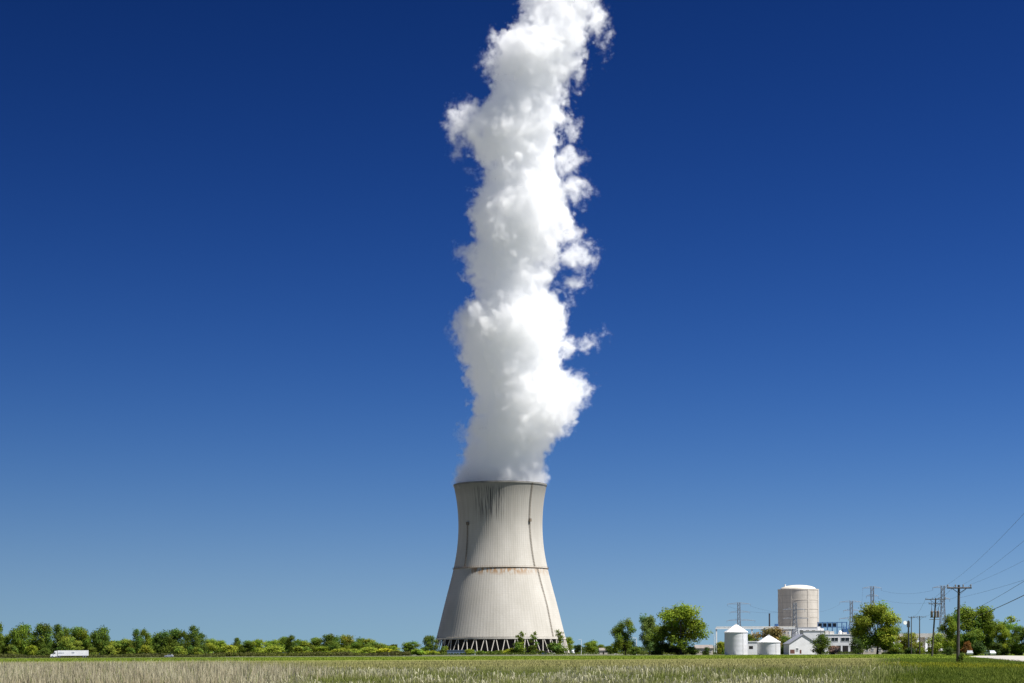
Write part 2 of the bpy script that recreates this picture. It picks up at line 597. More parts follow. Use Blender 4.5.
# crop edge: young green crop standing far out
n = 60000
X, Y, U = scatter(n, -0.30, 0.27, 380, 850, 1.2)
cl = vnoise(X * 0.02, Y * 0.05, 51)
H = rng.uniform(0.10, 0.30, n)
cb = colmix((0.06, 0.10, 0.01), (0.10, 0.15, 0.015), cl)
ct = colmix((0.16, 0.225, 0.022), (0.29, 0.34, 0.036), cl) * rng.uniform(0.75, 1.2, n)[:, None]
onr = (X > np.interp(Y, [p_[1] for p_ in pa[::-1]], [p_[0] for p_ in pa[::-1]]) - 1) & (X < 150) & (Y < 532)
X, Y, H, cb, ct = X[~onr], Y[~onr], H[~onr], cb[~onr], ct[~onr]
blades('field_crop', X, Y, H, rng.uniform(0.05, 0.12, len(X)), cb, ct, 0.4)

# ------------------------------------------------------------------ trees
def crown_mesh(name, lobes, n, size, seed, flat=0.0, shell=0.55, droop=0.0):
    """leaf clumps spread through lobes (cx,cy,cz,rx,rz); colour varies from clump to clump"""
    r = np.random.default_rng(seed)
    vol = np.array([l[3] * l[3] * l[4] for l in lobes]) ** 0.72
    pick = r.choice(len(lobes), n, p=vol / vol.sum())
    L = np.array(lobes)[pick]
    d = r.normal(0, 1, (n, 3))
    d /= np.linalg.norm(d, axis=1)[:, None]
    rad = r.random(n) ** shell
    # knobbly lobes: the surface goes in and out with direction
    kn = 1 + 0.22 * np.sin(d[:, 0] * 5 + pick * 1.7) * np.sin(d[:, 2] * 5 + pick * 2.3) + 0.12 * np.sin(d[:, 1] * 9 + pick)
    rad = rad * kn
    P = np.stack([L[:, 0] + d[:, 0] * rad * L[:, 3], L[:, 1] + d[:, 1] * rad * L[:, 3], L[:, 2] + d[:, 2] * rad * L[:, 4]], 1)
    P[:, 2] = np.maximum(P[:, 2], 0.02)
    nrm = d * 0.9 + r.normal(0, 0.55, (n, 3)) + np.array([0, 0, 0.25])
    nrm /= np.linalg.norm(nrm, axis=1)[:, None]
    a = np.cross(nrm, r.normal(0, 1, (n, 3)))
    a /= np.linalg.norm(a, axis=1)[:, None]
    b = np.cross(nrm, a)
    s = size * r.uniform(0.45, 1.25, n)
    V = np.zeros((n, 4, 3))
    for k, (i, j) in enumerate(((-1, 0), (0, -1), (1, 0), (0, 1))):
        f = r.uniform(0.6, 1.2, (n, 1))
        V[:, k] = P + (a * i + b * j * 0.75) * s[:, None] * f
    lobe_c = r.uniform(0.72, 1.25, len(lobes))[pick]
    hue = r.normal(0, 0.10, len(lobes))[pick] + r.normal(0, 0.06, n)
    br = lobe_c * r.uniform(0.7, 1.3, n)
    C = np.stack([br * (1 + hue), br, br * (1 - hue * 1.2)], 1)
    C = np.repeat(C[:, None, :], 4, 1)
    q = np.arange(n * 4).reshape(n, 4)
    return np_mesh(name, V.reshape(-1, 3), q, C.reshape(-1, 3), M['leaf'])


def trunk_mesh(name, lobes, r0, seed, split=0.25):
    rr = random.Random(seed)
    m = MB()
    top = Vector((rr.uniform(-.02, .02), rr.uniform(-.02, .02), split))
    m.bar((0, 0, -0.01), top * 0.5, r0, r0 * 0.85, 8)
    m.bar(top * 0.5, top, r0 * 0.85, r0 * 0.7, 8)
    for l in lobes:
        c = Vector((l[0], l[1], l[2]))
        mid = top.lerp(c, 0.5) + Vector((rr.uniform(-.02, .02), rr.uniform(-.02, .02), 0.02))
        m.bar(top, mid, r0 * 0.45, r0 * 0.28, 5)
        m.bar(mid, c, r0 * 0.28, r0 * 0.1, 5)
        for _ in range(2):
            e = c + Vector((rr.uniform(-1, 1) * l[3], rr.uniform(-1, 1) * l[3], rr.uniform(-.4, 1) * l[4])) * 0.8
            m.bar(c, e, r0 * 0.12, r0 * 0.04, 4)
    return m.build(name, M['bark'])


def lobes_for(kind, seed):
    """lobes of a crown in a unit tree: height 1, crown width 1"""
    r = random.Random(seed)
    out = []
    if kind == 'round':
        for _ in range(17):
            a, q = r.uniform(0, 2 * PI), math.sqrt(r.random())
            z = r.uniform(0.16, 0.84)
            k = math.sqrt(max(0.05, 1 - ((z - 0.5) / 0.46) ** 2)) * 0.36
            out.append((math.cos(a) * q * k, math.sin(a) * q * k, z, r.uniform(.13, .21), r.uniform(.09, .14)))
    elif kind == 'tall':
        for i in range(14):
            z = 0.16 + 0.72 * i / 13
            a = r.uniform(0, 2 * PI)
            k = 0.28 * (1 - 0.55 * abs(z - .45) / .45)
            out.append((math.cos(a) * k, math.sin(a) * k, z, r.uniform(.17, .27), r.uniform(.07, .12)))
        out.append((r.uniform(-.1, .1), 0, .92, .13, .08))
    elif kind == 'bush':
        for _ in range(13):
            a, q = r.uniform(0, 2 * PI), math.sqrt(r.random())
            z = r.uniform(0.15, 0.74)
            k = 0.36 * (1 - 0.55 * max(0, z - .4) / .4)
            out.append((math.cos(a) * q * k, math.sin(a) * q * k, z, r.uniform(.15, .23), r.uniform(.14, .24)))
    elif kind == 'spread':
        for _ in range(24):
            a, q = r.uniform(0, 2 * PI), math.sqrt(r.random())
            z = r.uniform(0.17, 0.87)
            k = math.sqrt(max(0.05, 1 - ((z - 0.42) / 0.56) ** 2)) * 0.39
            out.append((math.cos(a) * q * k, math.sin(a) * q * k, z, r.uniform(.09, .16), r.uniform(.07, .13)))
    elif kind == 'globe':
        for _ in range(20):
            a = r.uniform(0, 2 * PI)
            z = r.uniform(0.16, 0.86)
            k = math.sqrt(max(0.02, 1 - ((z - 0.52) / 0.42) ** 2)) * 0.34 * math.sqrt(r.random())
            out.append((math.cos(a) * k, math.sin(a) * k, z, r.uniform(.14, .20), r.uniform(.12, .16)))
    elif kind == 'gappy':
        for i in range(11):
            z = 0.18 + 0.72 * i / 10
            a = r.uniform(0, 2 * PI)
            k = 0.30 * (1 - 0.3 * z) * r.uniform(.5, 1)
            out.append((math.cos(a) * k, math.sin(a) * k, z, r.uniform(.13, .22), r.uniform(.05, .085)))
    return [(a, b, c, d * 1.3, e * 1.25) for a, b, c, d, e in out]


LIB = {}


def tree_proto(kind, v, n, size, r0, split, shell):
    key = (kind, v)
    seed = hash(kind) % 1000 if False else sum(map(ord, kind)) * 7 + v * 31
    lb = lobes_for(kind, seed)
    LIB[key] = (crown_mesh('crown', lb, n, size, seed, shell=shell), trunk_mesh('trunk', lb, r0, seed, split))


for v in range(4):
    tree_proto('round', v, 5600, 0.030, 0.025, 0.22, 0.5)
    tree_proto('tall', v, 4200, 0.030, 0.020, 0.22, 0.55)
for v in range(3):
    tree_proto('bush', v, 3000, 0.050, 0.022, 0.10, 0.45)
for v in range(4):
    tree_proto('spread', v, 14000, 0.0180, 0.022, 0.17, 0.5)
for v in range(2):
    tree_proto('globe', v, 3600, 0.031, 0.03, 0.16, 0.42)
    tree_proto('gappy', v, 900, 0.042, 0.016, 0.15, 0.6)
for c_, t_ in LIB.values():      # the first use of each takes it; the stored originals are only sources
    COL.objects.unlink(c_)
    COL.objects.unlink(t_)

TINT = {
    'dark': (0.056, 0.082, 0.012), 'mid': (0.074, 0.104, 0.012), 'fresh': (0.105, 0.14, 0.014),
    'yellow': (0.160, 0.175, 0.015), 'olive': (0.098, 0.125, 0.018), 'pale': (0.10, 0.14, 0.035),
    'brown': (0.11, 0.085, 0.028), 'rust': (0.125, 0.13, 0.02), 'orange': (0.12, 0.06, 0.02),
    'pinkish': (0.14, 0.10, 0.085), 'lime': (0.120, 0.148, 0.018), 'deep': (0.036, 0.055, 0.012),
}
TREES = 0
TL = 'trees in the row behind the white lorry'
HG = 'trees and bushes of the long hedgerow'


def tree(px, top, wpx, D, kind, tint, label, name=None, cat=None, group=None, v=None, base=None, lean=0.0):
    """a tree standing at distance D under photo column px, its top at row top and its crown wpx wide"""
    global TREES
    TREES += 1
    rr = random.Random(TREES * 13 + 5)
    nv = len([k for k in LIB if k[0] == kind])
    v = TREES % nv if v is None else v % nv
    c0, t0 = LIB[(kind, v)]
    p = at(px, top, D)
    bush = kind == 'bush'
    nm = name or ('shrub' if bush else 'tree')
    root = empty(nm, (p.x, D, 0), rr.uniform(0, 2 * PI))
    wm = wpx * D / F * (1.35 if group == TL else 1.2 if group == HG else 1.12 if kind == 'spread' else 1.0)
    root.scale = (wm * 1.14, wm * 1.14, p.z * 0.985)
    tag(root, label, cat or ('bush' if bush else 'tree'), group)
    for src in (t0, c0):
        c = src.copy()
        COL.objects.link(c)
        c.parent = root
    tc = TINT[tint]
    j = rr.uniform(0.9, 1.12) * (2.1 if group in (HG, TL) else 1.95)
    c.color = (tc[0] * j, tc[1] * j, tc[2] * j, 1)
    return root


for a in [
    # px, top, width, D, kind, tint, label
    (-4, 620, 12, 1000, 'round', 'dark', 'dark tree cut by the left edge of the photo', ),
    (6, 630, 15, 1010, 'round', 'mid', 'leftmost whole tree in the row, mid green and lower than its neighbour'),
    (17, 621, 16, 1000, 'round', 'mid', 'tall mid green tree with a double top left of the lorry cab'),
    (28, 624, 12, 1020, 'tall', 'mid', 'narrow green tree beside the double topped tree left of the lorry cab'),
    (41, 621, 15, 1010, 'round', 'dark', 'tall dark tree in the row, just left above the lorry cab'),
    (56, 623, 14, 1020, 'tall', 'dark', 'dark narrow topped tree directly above the front of the white lorry'),
    (65, 626, 11, 1030, 'tall', 'dark', 'dark green tree above the middle of the white trailer'),
    (78, 626, 17, 1015, 'round', 'mid', 'broad mid green tree above the rear half of the trailer'),
    (70, 635, 15, 992, 'round', 'olive', 'low yellow olive tree standing right behind the white trailer'),
    (88, 628, 12, 1020, 'round', 'mid', 'mid green tree just behind the tail of the trailer'),
    (98, 624, 16, 1005, 'round', 'dark', 'tall dark tree at the right end of the clump behind the lorry'),
    (105, 633, 9, 1010, 'tall', 'dark', 'small dark tree hugging the right side of the dark end tree'),
]: tree(*a, group=TL)
for a in [
    (12, 643, 13, 985, 'bush', 'olive', 'olive bush under the leftmost trees of the row'),
    (31, 643, 13, 985, 'bush', 'fresh', 'fresh green bush under the trees left of the lorry cab'),
    (44, 646, 12, 985, 'bush', 'dark', 'dark bush behind the nose of the lorry'),
    (93, 646, 12, 985, 'bush', 'olive', 'olive bush right behind the rear doors of the trailer'),
    (109, 643, 14, 985, 'bush', 'olive', 'olive bush in the gap between the two clumps of tall trees'),
]: tree(*a, group='bushes under the tree row')
for a in [
    (119, 636, 17, 1005, 'round', 'olive', 'low yellow green tree at the left end of the second clump'),
    (129, 637, 11, 1010, 'round', 'rust', 'rusty yellow tree left of the slim dark pointed tree'),
    (137.5, 628, 9, 1000, 'tall', 'dark', 'slim dark pointed tree at the start of the second clump'),
    (145, 628, 10, 1015, 'tall', 'mid', 'slim mid green tree right beside the slim dark pointed one'),
    (153, 632, 11, 1025, 'round', 'mid', 'lower mid green tree left of the big round dark tree'),
    (162, 628.5, 15, 1005, 'round', 'dark', 'big round dark tree with a broad flat top'),
    (173, 628, 15, 1012, 'round', 'dark', 'dark round tree joined to the right side of the flat topped one'),
    (185, 630, 9, 1010, 'tall', 'dark', 'narrow dark tree between the round tree and the tallest spire'),
    (194, 624.5, 11, 998, 'tall', 'dark', 'tallest dark spire shaped tree at the right end of the second clump'),
    (201, 632, 10, 1015, 'tall', 'dark', 'small dark tree leaning on the right side of the tallest spire'),
]: tree(*a, group=TL)
for a in [
    (130, 646, 12, 985, 'bush', 'mid', 'mid green bush below the rusty yellow tree'),
    (146, 643, 13, 985, 'bush', 'lime', 'yellow green bush below the slim mid green tree'),
    (180, 644, 14, 985, 'bush', 'lime', 'bright yellow green bush right of the small pale car'),
    (198, 646, 12, 985, 'bush', 'lime', 'yellow green bush at the foot of the tallest spire tree'),
]: tree(*a, group='bushes under the tree row')
for a in [
    (209, 638, 13, 1100, 'round', 'lime', 'yellow green tree at the truck end of the long hedgerow'),
    (221, 639, 14, 1110, 'round', 'fresh', 'fresh green low tree second along the hedgerow from its truck end'),
    (236, 637, 10, 1120, 'tall', 'dark', 'small dark upright tree a third of the way before the hedgerow bulge'),
    (229, 643, 14, 1090, 'bush', 'lime', 'yellow bush before the small dark upright hedgerow tree'),
    (247, 640, 15, 1110, 'round', 'mid', 'mid green tree right of the small dark upright hedgerow tree'),
    (257, 638, 13, 1150, 'round', 'fresh', 'light green tree left of the long bright bush in the hedgerow'),
    (270, 636.5, 16, 1160, 'round', 'fresh', 'rounded light green tree behind the long bright bush'),
    (272, 643, 19, 1120, 'bush', 'lime', 'long bright yellow green bush at the front of the hedgerow'),
    (285, 636, 13, 1170, 'round', 'mid', 'mid green tree left of the dark pointed one in the hedgerow'),
    (291, 634.5, 11, 1160, 'tall', 'dark', 'dark pointed tree in the middle of the hedgerow'),
    (301, 636, 15, 1180, 'round', 'mid', 'mid green tree right of the dark pointed hedgerow tree'),
    (303, 645, 18, 1120, 'bush', 'lime', 'yellow green bush below the middle of the hedgerow'),
    (314, 637, 15, 1180, 'round', 'olive', 'olive tree left of the highest point of the hedgerow'),
    (327, 632.5, 15, 1170, 'round', 'dark', 'dark tree forming the highest point of the hedgerow'),
    (323, 645, 17, 1120, 'bush', 'fresh', 'light green bush below the highest hedgerow tree'),
    (337, 634.5, 15, 1180, 'round', 'mid', 'mid green tree directly right of the highest hedgerow tree'),
    (348, 634, 14, 1185, 'round', 'rust', 'rusty topped tree on the crest of the hedgerow nearer the tower'),
    (332, 640, 15, 1150, 'round', 'dark', 'dark low tree in the hollow below the hedgerow crest'),
    (344, 647, 19, 1110, 'bush', 'lime', 'bright bush below the rusty topped hedgerow tree'),
    (358, 636, 14, 1180, 'round', 'mid', 'mid green tree where the hedgerow starts to fall toward the tower'),
    (354, 642, 14, 1140, 'round', 'mid', 'darker rounded tree below the falling end of the hedgerow'),
    (369, 637.5, 14, 1175, 'round', 'olive', 'olive tree on the falling slope of the hedgerow'),
    (367, 645, 17, 1115, 'bush', 'lime', 'yellow green bush in front of the olive sloping hedgerow tree'),
    (380, 641, 14, 1170, 'round', 'olive', 'low olive tree near the tower end of the hedgerow'),
    (383, 647, 18, 1115, 'bush', 'yellow', 'bright yellow bush near the tower end of the hedgerow'),
    (392, 645, 14, 1160, 'round', 'fresh', 'last low tree at the tower end of the hedgerow'),
    (398, 649, 12, 1115, 'bush', 'lime', 'small bright bush in the gap after the hedgerow end'),
    (411, 640, 16, 1200, 'round', 'mid', 'rounded mid green tree alone between hedgerow and cooling tower'),
    (419, 648, 12, 1190, 'bush', 'fresh', 'light green bush right of the lone rounded tree'),
]: tree(*a, group=HG)
CT = 'trees and bushes at the foot of the cooling tower'
for a in [
    (431, 634, 14, 1500, 'round', 'dark', 'dark tree at the left foot of the cooling tower'),
    (424, 645, 10, 1490, 'round', 'dark', 'lower dark tree beside the tree at the left foot of the tower'),
    (431, 650, 16, 1440, 'bush', 'yellow', 'low bright yellow bush before the left foot of the tower'),
    (443, 645, 11, 1480, 'bush', 'olive', 'olive bush covering the first columns at the left of the tower'),
    (470, 648, 10, 1420, 'bush', 'fresh', 'small bush behind the right end of the long blue shed'),
    (481, 650, 12, 1450, 'bush', 'mid', 'green bush just right of the long blue shed'),
    (490, 650.5, 11, 1455, 'bush', 'mid', 'second low green bush right of the long blue shed'),
    (499, 649.5, 10, 1450, 'bush', 'dark', 'dark bush left of the bright yellow bush before the columns'),
    (510, 647.5, 13, 1445, 'bush', 'yellow', 'bright yellow bush before the middle columns of the tower'),
    (519.5, 630, 12, 1440, 'gappy', 'mid', 'leftmost of the three slender trees before the tower columns'),
    (533, 630, 11, 1440, 'gappy', 'mid', 'middle one of the three slender trees before the tower columns'),
    (519.5, 640, 12, 1438, 'bush', 'mid', 'bush around the foot of the leftmost slender tree'),
    (532, 644, 10, 1438, 'bush', 'dark', 'dark bush at the foot of the middle slender tree'),
    (558.5, 628.5, 12, 1440, 'gappy', 'mid', 'rightmost slender tree, narrow topped, before the right edge of the tower'),
    (557, 641, 19, 1436, 'bush', 'dark', 'wide dark bush below the rightmost slender tree'),
    (543, 650, 10, 1436, 'bush', 'dark', 'small dark bush between the middle and rightmost slender trees'),
]: tree(*a, group=CT)
for a in [
    (569, 635.5, 12, 1690, 'round', 'fresh', 'green tree peeking from behind the right foot of the tower'),
    (577, 642.5, 9, 1400, 'round', 'deep', 'small dark rounded tree right of the tower foot'),
    (590, 639, 16, 1420, 'round', 'fresh', 'lush light green tree between the tower and the tall trees'),
    (602, 644, 10, 1450, 'round', 'olive', 'olive tree left of the small pale hut'),
    (610, 645, 10, 1300, 'round', 'dark', 'small dark tree just right of the small pale hut'),
    (616, 640, 12, 1250, 'round', 'mid', 'small mid green tree at the left foot of the tall loose tree'),
]: tree(*a, group='trees between the tower and the farm')
GR = 'tall trees left of the grain bins'
for a in [
    (625.5, 617, 23, 1000, 'spread', 'mid', 'tall loose dark green tree with light trunk gaps, leftmost of three'),
    (649, 613, 24, 1000, 'spread', 'pale', 'pale airy tree in the middle of the three tall trees'),
    (681, 601.5, 52, 960, 'spread', 'fresh', 'biggest broad green tree left of the grain bins'),
    (662, 622, 24, 975, 'spread', 'mid', 'lower green tree filling in before the airy tree'),
]: tree(*a, group=GR)
for a in [
    (634, 645, 12, 985, 'bush', 'dark', 'dark bush between the two left tall trees'),
    (657, 646, 14, 965, 'bush', 'dark', 'dark bush at the foot of the pale airy tree'),
    (676, 644, 20, 970, 'bush', 'deep', 'very dark bush under the biggest broad tree'),
    (692, 645, 12, 960, 'bush', 'dark', 'dark bush left of the pale parked cars'),
    (706, 646, 8, 930, 'bush', 'deep', 'very dark round bush between the pale house and the white lamp'),
    (721, 639, 11, 1010, 'bush', 'lime', 'yellow green bush close left of the big grain bin'),
]: tree(*a, group='bushes around the farm')
for a in [
    (769, 625.5, 32, 1050, 'round', 'brown', 'reddish brown tree behind the small grain bin', ),
    (753, 630, 14, 1080, 'round', 'lime', 'yellow green tree behind the right side of the big grain bin'),
    (787, 634, 15, 1000, 'round', 'mid', 'green tree between the small grain bin and the white barn'),
    (785, 642, 10, 990, 'bush', 'deep', 'dark bush left of the white barn'),
    (820.5, 632.5, 20, 880, 'globe', 'dark', 'neat ball shaped dark tree before the white barn'),
    (834, 644, 11, 890, 'bush', 'pinkish', 'pinkish grey bush right of the ball shaped tree'),
    (857, 637, 15, 860, 'globe', 'deep', 'very dark rounded tree before the end of the white building'),
    (877, 600, 45, 880, 'spread', 'lime', 'big bright yellow green tree right of the white building'),
    (862, 612, 24, 895, 'spread', 'pale', 'greyish half bare tree merging with the left of the big bright tree'),
    (889, 622, 26, 875, 'spread', 'fresh', 'lower green tree on the right flank of the big bright tree'),
    (906, 630, 24, 900, 'round', 'rust', 'rusty yellow tree right of the big bright tree'),
    (895, 646, 14, 870, 'bush', 'dark', 'dark low bush beneath the rusty yellow tree'),
    (910, 646, 10, 870, 'bush', 'deep', 'very dark bush beside the third pole'),
    (920, 640, 10, 905, 'bush', 'lime', 'yellow green bush behind the third pole'),
    (936, 631.5, 25, 760, 'globe', 'lime', 'round yellow green tree before the columned office building'),
]: tree(*a, group='trees around the plant buildings')
for a in [
    (951, 612, 24, 560, 'spread', 'mid', 'green tree spreading left behind the nearest pole'),
    (974, 602.5, 46, 575, 'spread', 'mid', 'tallest broad tree on the right behind the nearest pole'),
    (962, 628, 30, 568, 'round', 'dark', 'dark lower tree right behind the nearest pole'),
    (988, 608, 22, 580, 'spread', 'dark', 'dark tree on the right flank of the tallest broad tree'),
    (1003, 622, 24, 560, 'spread', 'fresh', 'fresh green tree right of the tallest broad tree'),
    (1011, 613, 26, 600, 'gappy', 'pale', 'pale nearly bare tree behind the fresh green one'),
    (1022, 623, 22, 550, 'spread', 'dark', 'dark tree cut by the right edge of the photo'),
    (1040, 618, 30, 555, 'spread', 'mid', 'mid green tree mostly beyond the right edge of the photo'),
]: tree(*a, group='big trees beyond the gravel road')
for a in [
    (967, 639, 9, 545, 'bush', 'orange', 'orange red bush below the tallest broad tree'),
    (978, 640, 14, 555, 'bush', 'deep', 'very dark bush below the middle of the tallest broad tree'),
    (999, 641, 18, 552, 'bush', 'deep', 'very dark wide bush below the fresh green tree on the right'),
    (1017, 642, 16, 552, 'bush', 'dark', 'dark bush by the right edge behind the gravel road'),
    (948, 645, 9, 548, 'bush', 'deep', 'dark bush left of the nearest pole'),
]: tree(*a, group='bushes beyond the gravel road')
tree(960.5, 651.5, 7, 219, 'bush', 'dark', 'leafy vine and weeds around the foot of the nearest pole', cat='bush')

# grey brown scrub under the tree row, and the far wood on the horizon
def mass(name, u0, u1, d0, d1, h0, h1, n, size, tint, seed, along=True):
    r = np.random.default_rng(seed)
    u = r.uniform(u0, u1, n)
    D = r.uniform(d0, d1, n)
    X = u * D
    hh = h0 + (h1 - h0) * vnoise(X / 14.0, D / 14.0, seed) * (0.75 + 0.25 * vnoise(X / 4.0, D / 4.0, seed + 1))
    Z = hh * r.random(n) ** 0.6
    P = np.stack([X, D, Z], 1)
    nrm = r.normal(0, 1, (n, 3)) + np.array([0, -0.3, 0.5])
    nrm /= np.linalg.norm(nrm, axis=1)[:, None]
    a = np.cross(nrm, r.normal(0, 1, (n, 3)))
    a /= np.linalg.norm(a, axis=1)[:, None]
    b = np.cross(nrm, a)
    s = size * r.uniform(0.5, 1.3, n)
    V = np.stack([P + (a * i + b * j * 0.7) * s[:, None] for i, j in ((-1, 0), (0, -1), (1, 0), (0, 1))], 1)
    cl = vnoise(X / 9.0, D / 9.0, seed + 2)
    t0, t1 = tint
    C = colmix(t0, t1, np.clip(cl + r.normal(0, 0.15, n), 0, 1)) * r.uniform(0.7, 1.3, n)[:, None]
    o = np_mesh(name, V.reshape(-1, 3), np.arange(n * 4).reshape(n, 4), np.repeat(C[:, None], 4, 1).reshape(-1, 3), M['leaf'])
    tag(o, kind='stuff')
    return o


mass('undergrowth', -0.30, -0.155, 966, 985, 0.5, 2.4, 12000, 0.42, ((0.09, 0.09, 0.04), (0.11, 0.125, 0.025)), 61)
mass('undergrowth', -0.17, -0.055, 1080, 1105, 0.8, 3.4, 12000, 0.5, ((0.09, 0.085, 0.035), (0.12, 0.14, 0.02)), 62)
mass('far_wood', -0.175, -0.062, 1190, 1240, 4.0, 9.5, 12000, 0.7, ((0.07, 0.09, 0.012), (0.13, 0.15, 0.018)), 68)
mass('undergrowth', -0.06, 0.12, 1380, 1500, 0.5, 2.6, 8000, 0.5, ((0.05, 0.075, 0.015), (0.10, 0.13, 0.02)), 63)
mass('far_wood', -0.30, -0.17, 1040, 1080, 5.0, 11.5, 14000, 0.8, ((0.04, 0.07, 0.015), (0.09, 0.12, 0.02)), 64)
mass('far_wood', 0.035, 0.29, 2250, 2400, 5.0, 12.0, 22000, 1.1, ((0.045, 0.075, 0.02), (0.085, 0.115, 0.025)), 65)
mass('undergrowth', 0.06, 0.20, 1010, 1060, 0.4, 2.4, 7000, 0.4, ((0.05, 0.075, 0.015), (0.10, 0.12, 0.02)), 66)
mass('undergrowth', 0.20, 0.295, 905, 940, 0.4, 2.2, 6000, 0.4, ((0.04, 0.065, 0.012), (0.08, 0.10, 0.02)), 67)

# ------------------------------------------------------------------ cooling tower
TD = 1600.0
TB = at(501.0, 655.0, TD)
TX = TB.x
S = TD / F


def shell_mat():
    m, nt, out = new_mat('tower_concrete')
    L = nt.links
    tc = N(nt, 'ShaderNodeTexCoord')
    sep = N(nt, 'ShaderNodeSeparateXYZ')
    L.new(tc.outputs['Object'], sep.inputs[0])

    def mth(op, a, b=None, c=None):
        n = N(nt, 'ShaderNodeMath', operation=op)
        for i, x in enumerate((a, b, c)):
            if x is None: continue
            if isinstance(x, (int, float)): n.inputs[i].default_value = x
            else: L.new(x, n.inputs[i])
        return n.outputs[0]

    def rng_(v, a, b, c=0.0, d=1.0, smooth=True):
        n = N(nt, 'ShaderNodeMapRange')
        n.interpolation_type = 'SMOOTHSTEP' if smooth else 'LINEAR'
        n.inputs['From Min'].default_value = a
        n.inputs['From Max'].default_value = b
        n.inputs['To Min'].default_value = c
        n.inputs['To Max'].default_value = d
        L.new(v, n.inputs['Value'])
        return n.outputs[0]

    x, y, z = sep.outputs[0], sep.outputs[1], sep.outputs[2]
    ang = mth('ARCTAN2', x, mth('MULTIPLY', y, -1.0))          # 0 faces the field, + to the right
    arc = mth('MULTIPLY', ang, 40.0)

    def noise(sx, sz, detail=4, scale=1.0):
        cmb = N(nt, 'ShaderNodeCombineXYZ')
        L.new(mth('MULTIPLY', arc, sx), cmb.inputs[0])
        L.new(mth('MULTIPLY', z, sz), cmb.inputs[1])
        n = N(nt, 'ShaderNodeTexNoise')
        n.inputs['Scale'].default_value = scale
        n.inputs['Detail'].default_value = detail
        L.new(cmb.outputs[0], n.inputs['Vector'])
        return n.outputs['Fac']

    def mix(f, a, b):
        n = N(nt, 'ShaderNodeMix', data_type='RGBA')
        if isinstance(f, float): n.inputs[0].default_value = f
        else: L.new(f, n.inputs[0])
        for i, c in ((6, a), (7, b)):
            if isinstance(c, tuple): n.inputs[i].default_value = rgba(c)
            else: L.new(c, n.inputs[i])
        return n.outputs[2]

    # cream concrete, greyer and sootier near the lip
    base = mix(rng_(noise(0.06, 0.03, 6), 0.3, 0.7), (0.425, 0.398, 0.350), (0.505, 0.475, 0.425))
    age = mth('ADD', rng_(z, 60, 150), mth('MULTIPLY', mth('SUBTRACT', noise(0.25, 0.012, 5), 0.5), 0.5))
    base = mix(rng_(age, 0.25, 1.15, 0, 0.8), base, (0.27, 0.257, 0.23))
    lip = rng_(mth('ADD', z, mth('MULTIPLY', noise(0.5, 0.05), 10.0)), 138, 150.5, 0.0, 0.7)
    base = mix(lip, base, (0.20, 0.195, 0.175))
    # pale and dark runs down the ribs
    base = mix(rng_(noise(1.1, 0.02, 4), 0.52, 0.75, 0, 0.28), base, (0.28, 0.255, 0.21))
    # lift joints
    lj = mth('FRACT', mth('DIVIDE', z, 1.83))
    base = mix(mth('MULTIPLY', mth('LESS_THAN', lj, 0.13), 0.16), base, (0.25, 0.23, 0.19))
    # panels cast a little lighter and darker
    cmb = N(nt, 'ShaderNodeCombineXYZ')
    L.new(mth('FLOOR', mth('DIVIDE', ang, 2 * PI / 120)), cmb.inputs[0])
    L.new(mth('FLOOR', mth('DIVIDE', z, 1.83)), cmb.inputs[1])
    wn_ = N(nt, 'ShaderNodeTexWhiteNoise', noise_dimensions='2D')
    L.new(cmb.outputs[0], wn_.inputs['Vector'])
    base = mix(mth('MULTIPLY', wn_.outputs['Value'], 0.14), base, (0.36, 0.33, 0.27))
    # black drips below the lip
    win = mth('MULTIPLY', rng_(ang, -0.72, -0.42), rng_(ang, 0.02, 0.16, 1, 0))
    winz = mth('MULTIPLY', rng_(z, 108, 126), rng_(z, 140, 145, 1, 0))
    st = rng_(noise(1.25, 0.028, 3), 0.52, 0.585)
    base = mix(mth('MULTIPLY', mth('MULTIPLY', win, winz), mth('MULTIPLY', st, 0.95)), base, (0.045, 0.045, 0.045))
    # rust under the walkway
    rz = mth('MULTIPLY', rng_(z, 66, 71.5), rng_(z, 73.4, 73.9, 1, 0))
    rw = mth('MULTIPLY', rng_(ang, -0.75, -0.55), rng_(ang, 0.35, 0.7, 1, 0.45))
    rs = rng_(noise(0.35, 0.14, 5), 0.42, 0.56)
    base = mix(mth('MULTIPLY', mth('MULTIPLY', rz, rw), mth('MULTIPLY', rs, 0.8)), base, (0.30, 0.16, 0.06))
    # rust below the right ladder
    p = N(nt, 'ShaderNodeBsdfPrincipled')
    p.inputs['Roughness'].default_value = 0.9
    p.inputs['Specular IOR Level'].default_value = 0.2
    bp = N(nt, 'ShaderNodeBump')
    bp.inputs['Strength'].default_value = 0.4
    bp.inputs['Distance'].default_value = 0.15
    L.new(noise(0.8, 0.8, 6), bp.inputs['Height'])
    L.new(bp.outputs[0], p.inputs['Normal'])
    L.new(base, p.inputs['Base Color'])
    L.new(p.outputs[0], out.inputs[0])
    return m


M['shell'] = shell_mat()
PROF_Z = [14.0, 30.0, 48.0, 60.0, 73.9, 84.0, 95.0, 104.0, 112.0, 121.0, 130.0, 138.0, 146.5]
PROF_R = [55.9, 51.9, 47.4, 44.2, 40.75, 38.7, 37.15, 36.45, 36.25, 36.55, 37.3, 38.5, 40.2]


